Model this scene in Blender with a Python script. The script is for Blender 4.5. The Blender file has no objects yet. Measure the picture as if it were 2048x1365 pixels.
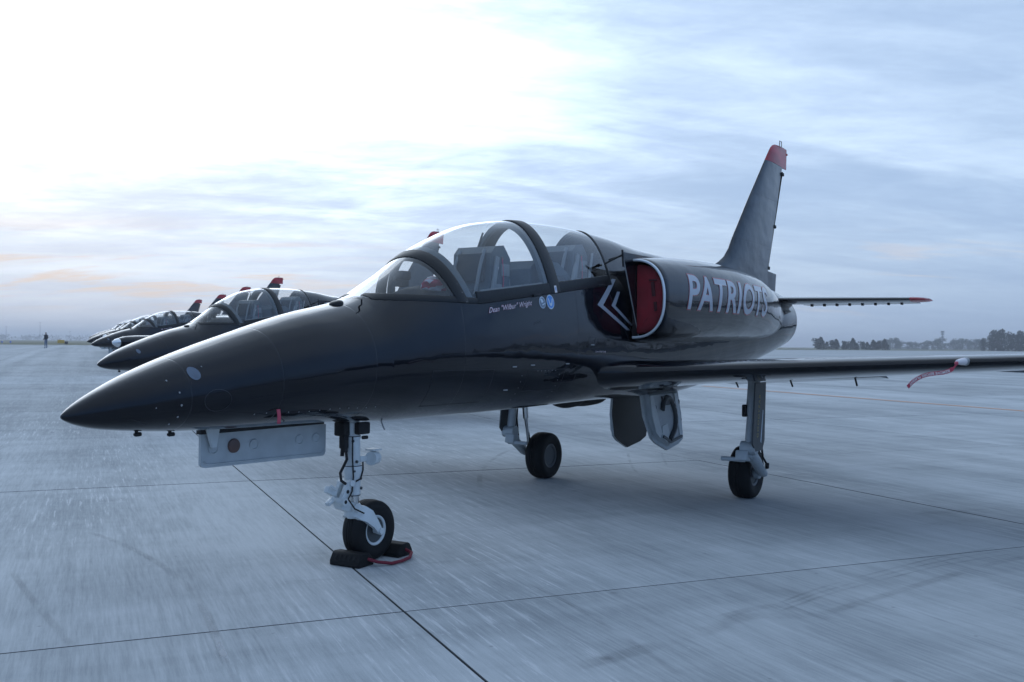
import bpy, bmesh, math, random
import numpy as np
from mathutils import Vector, Matrix
R = math.radians
SC = bpy.context.scene
COL = SC.collection
random.seed(7)

# ------------------------------------------------------------------ camera
CP = np.array((-2.93969, -4.70736, 1.55382))
yaw, pitch, roll = R(33.2516), R(0.19075), R(0.55951)
cf = np.array([math.cos(yaw)*math.cos(pitch), math.sin(yaw)*math.cos(pitch), math.sin(pitch)])
cr = np.array([math.sin(yaw), -math.cos(yaw), 0.0])
cu = np.cross(cr, cf)
cr2 = math.cos(roll)*cr + math.sin(roll)*cu
cu2 = -math.sin(roll)*cr + math.cos(roll)*cu
cam = bpy.data.cameras.new('camera')
cam.sensor_width = 36.0
cam.lens = 1952.44/2048*36
cam.clip_start = 0.05
cam.clip_end = 8000
cam.dof.use_dof = True
cam.dof.focus_distance = 7.0
cam.dof.aperture_fstop = 6.3
camo = bpy.data.objects.new('camera', cam)
COL.objects.link(camo)
M = Matrix.Identity(4)
for i in range(3):
    M[i][0] = cr2[i]; M[i][1] = cu2[i]; M[i][2] = -cf[i]; M[i][3] = CP[i]
camo.matrix_world = M
SC.camera = camo

# ------------------------------------------------------------------ sky, sun, exposure
SUN_AZ, SUN_EL = R(59), R(19)
SC.view_settings.view_transform = 'Standard'
SC.view_settings.look = 'None'
SC.view_settings.exposure = 0.0
SC.view_settings.gamma = 1.0

def NT(tree):
    n, l = tree.nodes, tree.links
    def N(t, **k):
        x = n.new(t)
        for a, b in k.items(): setattr(x, a, b)
        return x
    def L(a, b): l.new(a, b)
    return N, L

def math_node(N, L, op, a, b=None, c=None, clamp=False):
    m = N('ShaderNodeMath', operation=op, use_clamp=clamp)
    for i, v in enumerate((a, b, c)):
        if v is None: continue
        if isinstance(v, (int, float)): m.inputs[i].default_value = v
        else: L(v, m.inputs[i])
    return m.outputs[0]

def mix_col(N, L, fac, a, b, mode='MIX'):
    m = N('ShaderNodeMix', data_type='RGBA', blend_type=mode)
    for s, v in ((m.inputs[0], fac), (m.inputs[6], a), (m.inputs[7], b)):
        if isinstance(v, (int, float)): s.default_value = v
        elif isinstance(v, tuple): s.default_value = v if len(v) == 4 else v + (1,)
        else: L(v, s)
    return m.outputs[2]

def smooth(N, L, x, a, b):
    m = N('ShaderNodeMapRange', interpolation_type='SMOOTHSTEP')
    L(x, m.inputs[0]); m.inputs[1].default_value = a; m.inputs[2].default_value = b
    return m.outputs[0]

def build_world():
    w = bpy.data.worlds.new('World'); SC.world = w; w.use_nodes = True
    t = w.node_tree; t.nodes.clear(); N, L = NT(t)
    mt = lambda *a, **k: math_node(N, L, *a, **k)
    tc = N('ShaderNodeTexCoord')
    nrm = N('ShaderNodeVectorMath', operation='NORMALIZE'); L(tc.outputs['Generated'], nrm.inputs[0])
    D = nrm.outputs[0]
    sp = N('ShaderNodeSeparateXYZ'); L(D, sp.inputs[0])
    z = mt('MAXIMUM', sp.outputs[2], 0.0)
    den = mt('ADD', z, 0.14)
    px = mt('DIVIDE', sp.outputs[0], den); py = mt('DIVIDE', sp.outputs[1], den)
    cb = N('ShaderNodeCombineXYZ'); L(px, cb.inputs[0]); L(py, cb.inputs[1])
    def noise(scale, rot, sc, det, rough, dist=0.0, off=0.0):
        vr = N('ShaderNodeVectorRotate', rotation_type='Z_AXIS'); L(cb.outputs[0], vr.inputs[0]); vr.inputs['Angle'].default_value = -R(rot)
        mp = N('ShaderNodeMapping'); L(vr.outputs[0], mp.inputs[0]); mp.inputs['Scale'].default_value = sc
        mp.inputs['Location'].default_value = (off, off*.37, off*1.3)
        nz = N('ShaderNodeTexNoise'); L(mp.outputs[0], nz.inputs['Vector'])
        nz.inputs['Scale'].default_value = scale; nz.inputs['Detail'].default_value = det
        nz.inputs['Roughness'].default_value = rough; nz.inputs['Distortion'].default_value = dist
        return nz.outputs[0]
    big = noise(0.75, -52, (0.55, 1.0, 1), 5, .55, .5, 3.1)
    streak = noise(2.3, -42, (0.42, 1.15, 1), 8, .62, .45, 11.7)
    fine = noise(7.5, -70, (0.6, 1.1, 1), 7, .66, .3, 5.0)
    c = mt('ADD', mt('ADD', mt('MULTIPLY', big, .46), mt('MULTIPLY', streak, .38)), mt('MULTIPLY', fine, .16))
    c = smooth(N, L, c, .365, .67)
    # clear upper air between the clouds
    sky = N('ShaderNodeTexSky', sky_type='NISHITA'); sky.sun_disc = False
    sky.sun_elevation = SUN_EL; sky.sun_rotation = math.pi/2 - SUN_AZ
    sky.air_density = 1.0; sky.dust_density = 1.5; sky.ozone_density = 1.5
    skyc = mix_col(N, L, 1.0, sky.outputs[0], (.1, .1, .1), 'MULTIPLY')
    lo = (.42, .585, .855); hi = (.70, .885, 1.11)
    cl = mix_col(N, L, c, lo, hi)
    cl = mix_col(N, L, .10, cl, skyc)
    # sun behind thin high overcast: broad bright region round its direction
    G = N('ShaderNodeVectorMath', operation='DOT_PRODUCT'); L(D, G.inputs[0])
    ga, ge = SUN_AZ, SUN_EL
    G.inputs[1].default_value = (math.cos(ga)*math.cos(ge), math.sin(ga)*math.cos(ge), math.sin(ge))
    g = G.outputs['Value']
    g1 = smooth(N, L, g, .82, .995)
    g2 = smooth(N, L, g, .45, 1.0)
    gl = mt('MULTIPLY', mt('ADD', mt('MULTIPLY', g1, .98), mt('MULTIPLY', g2, .26)), mt('ADD', .35, mt('MULTIPLY', c, 1.0)))
    # a thicker, uneven cloud bank lies low and dims the glow behind it
    zb = mt('ADD', z, mt('ADD', mt('MULTIPLY', mt('SUBTRACT', streak, .5), .16), mt('MULTIPLY', mt('SUBTRACT', fine, .5), .07)))
    hz = smooth(N, L, zb, .09, .23)
    gl = mt('MULTIPLY', gl, mt('ADD', .20, mt('MULTIPLY', hz, .80)))
    glc = N('ShaderNodeCombineColor')
    L(mt('MULTIPLY', gl, .84), glc.inputs[0]); L(mt('MULTIPLY', gl, .95), glc.inputs[1]); L(mt('MULTIPLY', gl, 1.10), glc.inputs[2])
    # the side of the sky away from the dawn is deeper blue
    away = mt('MULTIPLY', mt('SUBTRACT', 1.0, smooth(N, L, g, -.25, .75)), mt('SUBTRACT', 1.0, smooth(N, L, z, .25, .85)))
    cl = mix_col(N, L, away, cl, mix_col(N, L, 1.0, cl, (.50, .70, 1.0), 'MULTIPLY'))
    base = mix_col(N, L, 1.0, cl, glc.outputs[0], 'ADD')
    # horizon veil
    veil = mt('MULTIPLY', mt('SUBTRACT', 1.0, smooth(N, L, z, 0.0, .15)), .62)
    vc = mix_col(N, L, smooth(N, L, g, .60, 1.0), mix_col(N, L, away, (.34, .465, .675), (.24, .33, .50)), (.64, .71, .83))
    base = mix_col(N, L, veil, base, vc)
    # warm breaks low in the cloud, strongest by the sun
    ws = noise(3.0, -57, (0.30, 1.0, 1), 5, .58, .4, 23.0)
    low = mt('MULTIPLY', smooth(N, L, z, .02, .05), mt('SUBTRACT', 1.0, smooth(N, L, z, .065, .13)))
    wf = mt('ADD', mt('MULTIPLY', smooth(N, L, ws, .47, .60), smooth(N, L, g, .90, .965)), mt('MULTIPLY', smooth(N, L, ws, .58, .68), .45))
    base = mix_col(N, L, mt('MULTIPLY', mt('MULTIPLY', wf, low), .9, clamp=True), base, (1.0, .83, .70))
    # below the horizon the world is only seen past the ground sheet's end
    bg = N('ShaderNodeBackground')
    b10 = mix_col(N, L, 1.0, base, (10, 10, 10), 'MULTIPLY')
    L(b10, bg.inputs[0]); bg.inputs[1].default_value = 0.1
    out = N('ShaderNodeOutputWorld'); L(bg.outputs[0], out.inputs[0])
build_world()

sl = bpy.data.lights.new('sun', 'SUN'); sl.energy = 0.5; sl.angle = R(50); sl.color = (.86, .94, 1.0)
so = bpy.data.objects.new('sun', sl); COL.objects.link(so)
so.rotation_euler = Vector((-math.cos(SUN_AZ)*math.cos(SUN_EL), -math.sin(SUN_AZ)*math.cos(SUN_EL), -math.sin(SUN_EL))).to_track_quat('-Z', 'Y').to_euler()

# ------------------------------------------------------------------ materials
MATS = {}
def mat(name, col, rough=.5, metal=0.0, coat=0.0, spec=.5, var=0.0, vscale=8.0, bump=0.0, bscale=20.0, emit=None, coat_rough=.03):
    m = bpy.data.materials.new(name); m.use_nodes = True; MATS[name] = m
    t = m.node_tree; t.nodes.clear(); N, L = NT(t)
    b = N('ShaderNodeBsdfPrincipled'); o = N('ShaderNodeOutputMaterial'); L(b.outputs[0], o.inputs[0])
    b.inputs['Base Color'].default_value = col + (1,)
    b.inputs['Roughness'].default_value = rough; b.inputs['Metallic'].default_value = metal
    b.inputs['Coat Weight'].default_value = coat; b.inputs['Coat Roughness'].default_value = coat_rough
    b.inputs['Specular IOR Level'].default_value = spec
    tc = N('ShaderNodeTexCoord')
    if var:
        nz = N('ShaderNodeTexNoise'); L(tc.outputs['Object'], nz.inputs['Vector']); nz.inputs['Scale'].default_value = vscale; nz.inputs['Detail'].default_value = 5
        d = tuple(x*(1-var) for x in col); h = tuple(min(1, x*(1+var)) for x in col)
        L(mix_col(N, L, nz.outputs[0], d, h), b.inputs['Base Color'])
        L(math_node(N, L, 'ADD', rough-.08*var, math_node(N, L, 'MULTIPLY', nz.outputs[0], .16*var)), b.inputs['Roughness'])
    if bump:
        nz = N('ShaderNodeTexNoise'); L(tc.outputs['Object'], nz.inputs['Vector']); nz.inputs['Scale'].default_value = bscale; nz.inputs['Detail'].default_value = 4
        bp = N('ShaderNodeBump'); bp.inputs['Strength'].default_value = bump; bp.inputs['Distance'].default_value = .01
        L(nz.outputs[0], bp.inputs['Height']); L(bp.outputs[0], b.inputs['Normal'])
        if coat: L(bp.outputs[0], b.inputs['Coat Normal'])
    if emit: b.inputs['Emission Color'].default_value = emit[0] + (1,); b.inputs['Emission Strength'].default_value = emit[1]
    return m

def paint(name, col, stations=(), levels=(), lcol=(.012, .014, .018), rough=.22, wav=.35, coat=.88):
    """gloss aircraft paint: slight skin waviness, panel joints cut as fine grooves"""
    m = bpy.data.materials.new(name); m.use_nodes = True; MATS[name] = m
    t = m.node_tree; t.nodes.clear(); N, L = NT(t)
    mt = lambda *a, **k: math_node(N, L, *a, **k)
    b = N('ShaderNodeBsdfPrincipled'); o = N('ShaderNodeOutputMaterial'); L(b.outputs[0], o.inputs[0])
    b.inputs['Coat Weight'].default_value = coat; b.inputs['Coat IOR'].default_value = 1.40; b.inputs['Specular IOR Level'].default_value = .03
    tc = N('ShaderNodeTexCoord'); P = tc.outputs['Object']
    sp = N('ShaderNodeSeparateXYZ'); L(P, sp.inputs[0])
    def noise(sc, det, off=(0, 0, 0), scl=(1, 1, 1)):
        mp = N('ShaderNodeMapping'); L(P, mp.inputs[0]); mp.inputs['Location'].default_value = off; mp.inputs['Scale'].default_value = scl
        nz = N('ShaderNodeTexNoise'); L(mp.outputs[0], nz.inputs['Vector']); nz.inputs['Scale'].default_value = sc; nz.inputs['Detail'].default_value = det
        return nz.outputs[0]
    line = None
    for ax, vals in ((0, stations), (2, levels)):
        for v in vals:
            d = mt('SUBTRACT', 1.0, smooth(N, L, mt('ABSOLUTE', mt('SUBTRACT', sp.outputs[ax], v)), .0015, .005))
            line = d if line is None else mt('MAXIMUM', line, d)
    dirt = noise(3.0, 6, (4, 1, 2), (.5, 1, 1.6))
    scuff = noise(38, 3, (1, 5, 2), (.25, 1, 1))
    cc = mix_col(N, L, smooth(N, L, dirt, .35, .7), tuple(x*.8 for x in col), tuple(x*1.25+.002 for x in col))
    if line is not None: cc = mix_col(N, L, mt('MULTIPLY', line, .75), cc, lcol)
    L(cc, b.inputs['Base Color'])
    L(mt('ADD', rough-.06, mt('MULTIPLY', dirt, .14)), b.inputs['Roughness'])
    L(mt('ADD', .015, mt('MULTIPLY', smooth(N, L, scuff, .58, .8), .05)), b.inputs['Coat Roughness'])
    h = mt('ADD', mt('MULTIPLY', noise(2.6, 2, (0, 0, 0), (.8, 1, 1.2)), wav), mt('MULTIPLY', noise(9, 2), wav*.07))
    if line is not None: h = mt('SUBTRACT', h, mt('MULTIPLY', line, .035))
    bp = N('ShaderNodeBump'); bp.inputs['Strength'].default_value = 1.0; bp.inputs['Distance'].default_value = .02
    L(h, bp.inputs['Height']); L(bp.outputs[0], b.inputs['Normal']); L(bp.outputs[0], b.inputs['Coat Normal'])
    return m

paint('black_paint', (.0016, .0030, .0072), (.62, 1.22, 1.98, 2.92, 4.62, 6.9, 8.1, 9.35, 10.2), ())
paint('wing_paint', (.0016, .0030, .0072), (5.62, 7.2), ())
paint('fin_paint', (.022, .027, .034), (9.95, 10.5), (3.0, 3.7), rough=.3, coat=.9, wav=.7)
paint('red_paint', (.36, .022, .035), (), (), rough=.3, coat=.6, wav=.2)
mat('frame_black', (.006, .007, .009), .42, spec=.3, var=.3, bump=.15, bscale=40)
mat('matte_black', (.010, .010, .011), .75, var=.3)
mat('panel_grey', (.16, .18, .19), .55, var=.25, vscale=6, bump=.1)
mat('cockpit_grey', (.055, .075, .088), .6, var=.3, vscale=5)
mat('cockpit_dark', (.022, .026, .03), .75, var=.3)
mat('gear_white', (.58, .62, .63), .42, var=.16, vscale=14, bump=.08, bscale=60)
mat('gear_grey', (.42, .455, .47), .45, var=.22, vscale=10, bump=.1, bscale=40)
mat('gear_dark', (.055, .062, .066), .5, var=.3, vscale=12)
mat('chrome', (.62, .64, .66), .16, 1.0, var=.1)
mat('rubber', (.0085, .009, .010), .72, spec=.25, var=.35, vscale=9, bump=.12, bscale=60)
mat('hub_dark', (.045, .047, .05), .5, var=.3)
mat('lip_metal', (.66, .69, .72), .32, .35, var=.15, vscale=12, bump=.06)
mat('cover_red', (.22, .010, .018), .8, var=.45, vscale=6, bump=1.0, bscale=6)
mat('strap_black', (.055, .006, .010), .8)
mat('letter_white', (.38, .42, .48), .4, coat=.5, var=.12, vscale=4)
mat('chevron_white', (.30, .335, .39), .4, coat=.5, var=.15, vscale=6)
mat('letter_red', (.30, .03, .045), .4, coat=.5)
mat('letter_pink', (.70, .60, .66), .5)
mat('emblem_blue', (.05, .24, .62), .4)
mat('emblem_pale', (.55, .63, .72), .45)
mat('emblem_grey', (.16, .21, .27), .45)
mat('tag_red', (.45, .06, .10), .65, var=.2)
mat('tag_white', (.72, .68, .70), .65)
mat('tag_yellow', (.42, .34, .11), .6)
mat('disc_pale', (.085, .12, .17), .35, var=.3, vscale=30)
mat('lamp_brown', (.12, .065, .055), .4, var=.3)
mat('cloth_white', (.60, .58, .60), .8)
mat('rope_red', (.17, .012, .028), .75, bump=.6, bscale=120)
mat('sealant', (.055, .062, .070), .8, var=.3)
mat('line_orange', (.52, .26, .15), .7, var=.25, vscale=3, bump=.2)
mat('lens_glass', (.75, .78, .80), .08, .6)
mat('hub_steel', (.11, .115, .12), .5, var=.3)
mat('steel_grey', (.28, .29, .30), .5, var=.2)
mat('sign_yellow', (.62, .38, .03), .5)
mat('light_blue', (.05, .16, .55), .4)
mat('bark', (.075, .06, .05), .9, var=.3)
mat('jacket', (.012, .012, .02), .8, var=.3)
mat('jeans', (.13, .17, .24), .85, var=.2)
mat('skin', (.36, .21, .15), .6)
mat('hair', (.03, .02, .015), .7)

def glass_mat():
    m = bpy.data.materials.new('canopy_glass'); m.use_nodes = True; MATS['canopy_glass'] = m
    t = m.node_tree; t.nodes.clear(); N, L = NT(t)
    tr = N('ShaderNodeBsdfTransparent'); tr.inputs[0].default_value = (.955, .97, .975, 1)
    gl = N('ShaderNodeBsdfGlossy'); gl.inputs[1].default_value = .02; gl.inputs[0].default_value = (1, 1, 1, 1)
    geo = N('ShaderNodeNewGeometry')
    # two surfaces of the sheet: reflectance about doubles
    dt = N('ShaderNodeVectorMath', operation='DOT_PRODUCT'); L(geo.outputs['Normal'], dt.inputs[0]); L(geo.outputs['Incoming'], dt.inputs[1])
    cs = math_node(N, L, 'SUBTRACT', 1.0, math_node(N, L, 'ABSOLUTE', dt.outputs['Value']), clamp=True)
    fs = math_node(N, L, 'ADD', .038, math_node(N, L, 'MULTIPLY', math_node(N, L, 'POWER', cs, 5.0), .96))
    f2 = math_node(N, L, 'MULTIPLY', fs, 1.6, clamp=True)
    mx = N('ShaderNodeMixShader'); L(f2, mx.inputs[0]); L(tr.outputs[0], mx.inputs[1]); L(gl.outputs[0], mx.inputs[2])
    o = N('ShaderNodeOutputMaterial'); L(mx.outputs[0], o.inputs[0])
    return m
glass_mat()

def foliage(name, col):
    m = bpy.data.materials.new(name); m.use_nodes = True; MATS[name] = m
    t = m.node_tree; t.nodes.clear(); N, L = NT(t)
    b = N('ShaderNodeBsdfPrincipled'); o = N('ShaderNodeOutputMaterial'); L(b.outputs[0], o.inputs[0])
    b.inputs['Roughness'].default_value = .85; b.inputs['Specular IOR Level'].default_value = .15
    tc = N('ShaderNodeTexCoord'); nz = N('ShaderNodeTexNoise'); L(tc.outputs['Object'], nz.inputs[0]); nz.inputs['Scale'].default_value = .6; nz.inputs['Detail'].default_value = 4
    L(mix_col(N, L, nz.outputs[0], tuple(x*.6 for x in col), tuple(x*1.5 for x in col)), b.inputs['Base Color'])
foliage('leaf_dark', (.020, .030, .024)); foliage('leaf_mid', (.050, .062, .050)); foliage('leaf_pine', (.040, .046, .040))

# ------------------------------------------------------------------ ground frame: u across, v along the concrete lanes
UA = np.array((.837, -.547)); VA = np.array((.547, .837))
UA = UA/np.linalg.norm(UA); VA = np.array((-UA[1], UA[0]))
U0, V0, DU, DV = 1.82, -.117, 5.95, 5.73
RISE0, RISE1, SLOPE = V0 + 2*DV, V0 + 14*DV, .009
def zg(v): return min(max(v-RISE0, 0), RISE1-RISE0)*SLOPE
def uv2w(u, v, dz=0.0):
    p = UA*u + VA*v; return (p[0], p[1], zg(v)+dz)
def gz(x, y): return zg(x*VA[0] + y*VA[1])

def concrete(name, joints):
    m = bpy.data.materials.new(name); m.use_nodes = True; MATS[name] = m
    t = m.node_tree; t.nodes.clear(); N, L = NT(t)
    mt = lambda *a, **k: math_node(N, L, *a, **k)
    b = N('ShaderNodeBsdfPrincipled'); o = N('ShaderNodeOutputMaterial'); L(b.outputs[0], o.inputs[0])
    b.inputs['Specular IOR Level'].default_value = .15
    geo = N('ShaderNodeNewGeometry')
    rot = N('ShaderNodeVectorRotate', rotation_type='Z_AXIS'); L(geo.outputs['Position'], rot.inputs[0])
    rot.inputs['Angle'].default_value = -math.atan2(UA[1], UA[0])
    P = rot.outputs[0]                      # x = u, y = v
    def noise(scale, scl, det=4, rough=.55, off=0, dist=0):
        mp = N('ShaderNodeMapping'); L(P, mp.inputs[0]); mp.inputs['Scale'].default_value = scl; mp.inputs['Location'].default_value = (off, off*.7, off*.3)
        nz = N('ShaderNodeTexNoise'); L(mp.outputs[0], nz.inputs[0]); nz.inputs['Scale'].default_value = scale
        nz.inputs['Detail'].default_value = det; nz.inputs['Roughness'].default_value = rough; nz.inputs['Distortion'].default_value = dist
        return nz.outputs[0]
    broom = noise(30, (1, .045, 1), 5, .7, 3)            # tine lines along v
    broom2 = noise(11, (1, .05, 1), 4, .65, 9)
    cross = noise(3.2, (.08, 1, 1), 4, .6, 5)            # faint bands across
    blot = noise(.35, (1, .7, 1), 6, .6, 13, .4)
    blot2 = noise(1.6, (1, .6, 1), 6, .62, 31, .3)
    grain = noise(160, (1, .6, 1), 2, .6, 2)
    broom3 = noise(75, (1, .05, 1), 3, .6, 19)
    stripe_area = smooth(N, L, noise(.5, (1, .22, 1), 3, .5, 41), .44, .62)
    v = mt('ADD', .5, mt('MULTIPLY', mt('SUBTRACT', broom, .5), .55))
    v = mt('ADD', v, mt('MULTIPLY', mt('SUBTRACT', broom2, .5), .38))
    v = mt('ADD', v, mt('MULTIPLY', mt('SUBTRACT', broom3, .5), .5))
    v = mt('ADD', v, mt('MULTIPLY', mt('SUBTRACT', cross, .5), .35))
    v = mt('ADD', v, mt('MULTIPLY', mt('SUBTRACT', blot, .5), .75))
    v = mt('ADD', v, mt('MULTIPLY', mt('SUBTRACT', blot2, .5), .45))
    v = mt('ADD', v, mt('MULTIPLY', mt('SUBTRACT', grain, .5), .25))
    wl = mt('MULTIPLY', smooth(N, L, broom, .57, .62), stripe_area)
    lane = noise(.9, (1, .012, 1), 4, .55, 91)
    v = mt('ADD', v, mt('MULTIPLY', mt('SUBTRACT', lane, .5), .9))
    col = mix_col(N, L, smooth(N, L, v, .05, .95), (.25, .27, .282), (.485, .505, .515))
    col = mix_col(N, L, mt('MULTIPLY', wl, .6), col, (.58, .59, .60))
    # oil and rubber stains
    st = smooth(N, L, noise(.9, (1, .5, 1), 5, .6, 77, .6), .62, .80)
    col = mix_col(N, L, mt('MULTIPLY', st, .30), col, (.12, .125, .13))
    def spots(scale, r0, r1, off, keep):
        mp = N('ShaderNodeMapping'); L(P, mp.inputs[0]); mp.inputs['Location'].default_value = (off, off, 0); mp.inputs['Scale'].default_value = (1, 1, 0)
        vo = N('ShaderNodeTexVoronoi'); L(mp.outputs[0], vo.inputs['Vector']); vo.inputs['Scale'].default_value = scale; vo.inputs['Randomness'].default_value = 1
        sc_ = N('ShaderNodeSeparateColor'); L(vo.outputs['Color'], sc_.inputs[0])
        return mt('MULTIPLY', mt('SUBTRACT', 1.0, smooth(N, L, vo.outputs['Distance'], r0, r1)), smooth(N, L, sc_.outputs[0], keep, keep+.03))
    col = mix_col(N, L, mt('MULTIPLY', spots(1.7, .03, .09, 3.3, .72), .42), col, (.10, .105, .11))
    col = mix_col(N, L, mt('MULTIPLY', spots(6.0, .03, .10, 8.1, .80), .40), col, (.13, .135, .14))
    col = mix_col(N, L, mt('MULTIPLY', spots(.55, .02, .20, 5.9, .78), .16), col, (.12, .13, .14))
    col = mix_col(N, L, mt('MULTIPLY', spots(9.0, .04, .12, 1.9, .85), .35), col, (.62, .63, .64))
    smear = smooth(N, L, noise(2.2, (.25, 1.6, 1), 5, .6, 57, .5), .58, .72)
    col = mix_col(N, L, mt('MULTIPLY', mt('MULTIPLY', smear, stripe_area), .20), col, (.14, .145, .15))
    hgt = mt('ADD', broom, mt('MULTIPLY', grain, .3))
    if not joints:
        oi = N('ShaderNodeObjectInfo')
        tone = mt('ADD', .91, mt('MULTIPLY', oi.outputs['Random'], .18))
        tcol = N('ShaderNodeCombineColor'); L(tone, tcol.inputs[0]); L(tone, tcol.inputs[1]); L(tone, tcol.inputs[2])
        col = mix_col(N, L, 1.0, col, tcol.outputs[0], 'MULTIPLY')
    if joints:
        sx = N('ShaderNodeSeparateXYZ'); L(P, sx.inputs[0])
        def dist(c, o0, d):
            f = mt('FRACT', mt('DIVIDE', mt('SUBTRACT', c, o0-1000*d), d))
            return mt('MULTIPLY', mt('MINIMUM', f, mt('SUBTRACT', 1.0, f)), d)
        jd = mt('MINIMUM', dist(sx.outputs[0], U0, DU), dist(sx.outputs[1], V0, DV))
        j = mt('SUBTRACT', 1.0, smooth(N, L, jd, .008, .014))
        col = mix_col(N, L, j, col, (.035, .038, .042))
    L(col, b.inputs['Base Color'])
    L(mt('ADD', .78, mt('MULTIPLY', blot2, .2)), b.inputs['Roughness'])
    bp = N('ShaderNodeBump'); bp.inputs['Strength'].default_value = .35; bp.inputs['Distance'].default_value = .004
    L(hgt, bp.inputs['Height']); L(bp.outputs[0], b.inputs['Normal'])
    return m
concrete('concrete', False); concrete('concrete_far', True)

def grass_mat():
    m = bpy.data.materials.new('grass'); m.use_nodes = True; MATS['grass'] = m
    t = m.node_tree; t.nodes.clear(); N, L = NT(t)
    b = N('ShaderNodeBsdfPrincipled'); o = N('ShaderNodeOutputMaterial'); L(b.outputs[0], o.inputs[0])
    geo = N('ShaderNodeNewGeometry')
    nz = N('ShaderNodeTexNoise'); L(geo.outputs[0], nz.inputs[0]); nz.inputs['Scale'].default_value = .05; nz.inputs['Detail'].default_value = 8
    L(mix_col(N, L, smooth(N, L, nz.outputs[0], .35, .65), (.085, .098, .058), (.19, .18, .115)), b.inputs['Base Color'])
    b.inputs['Roughness'].default_value = .95; b.inputs['Specular IOR Level'].default_value = .1
grass_mat()

def mark_mat(name, col, scale=6.0, amt=.6):
    """worn marking on concrete: patchy, lets the concrete through"""
    m = bpy.data.materials.new(name); m.use_nodes = True; MATS[name] = m
    t = m.node_tree; t.nodes.clear(); N, L = NT(t)
    b = N('ShaderNodeBsdfPrincipled'); b.inputs['Base Color'].default_value = col + (1,); b.inputs['Roughness'].default_value = .75
    tr = N('ShaderNodeBsdfTransparent'); geo = N('ShaderNodeNewGeometry'); uv = N('ShaderNodeUVMap')
    sp = N('ShaderNodeSeparateXYZ'); L(uv.outputs[0], sp.inputs[0])
    nz = N('ShaderNodeTexNoise'); L(geo.outputs[0], nz.inputs[0]); nz.inputs['Scale'].default_value = scale; nz.inputs['Detail'].default_value = 5
    ef = math_node(N, L, 'MULTIPLY', smooth(N, L, sp.outputs[1], 0.0, .3), math_node(N, L, 'SUBTRACT', 1.0, smooth(N, L, sp.outputs[1], .7, 1.0)))
    en = math_node(N, L, 'MULTIPLY', smooth(N, L, sp.outputs[0], 0.0, .15), math_node(N, L, 'SUBTRACT', 1.0, smooth(N, L, sp.outputs[0], .8, 1.0)))
    f = math_node(N, L, 'MULTIPLY', math_node(N, L, 'MULTIPLY', smooth(N, L, nz.outputs[0], .32, .68), ef), math_node(N, L, 'MULTIPLY', en, amt))
    mx = N('ShaderNodeMixShader'); L(f, mx.inputs[0]); L(tr.outputs[0], mx.inputs[1]); L(b.outputs[0], mx.inputs[2])
    o = N('ShaderNodeOutputMaterial'); L(mx.outputs[0], o.inputs[0])
mark_mat('tyre_mark', (.10, .108, .118), 2.5, .17)
mark_mat('pale_mark', (.55, .56, .57), 3.0, .45)

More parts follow.
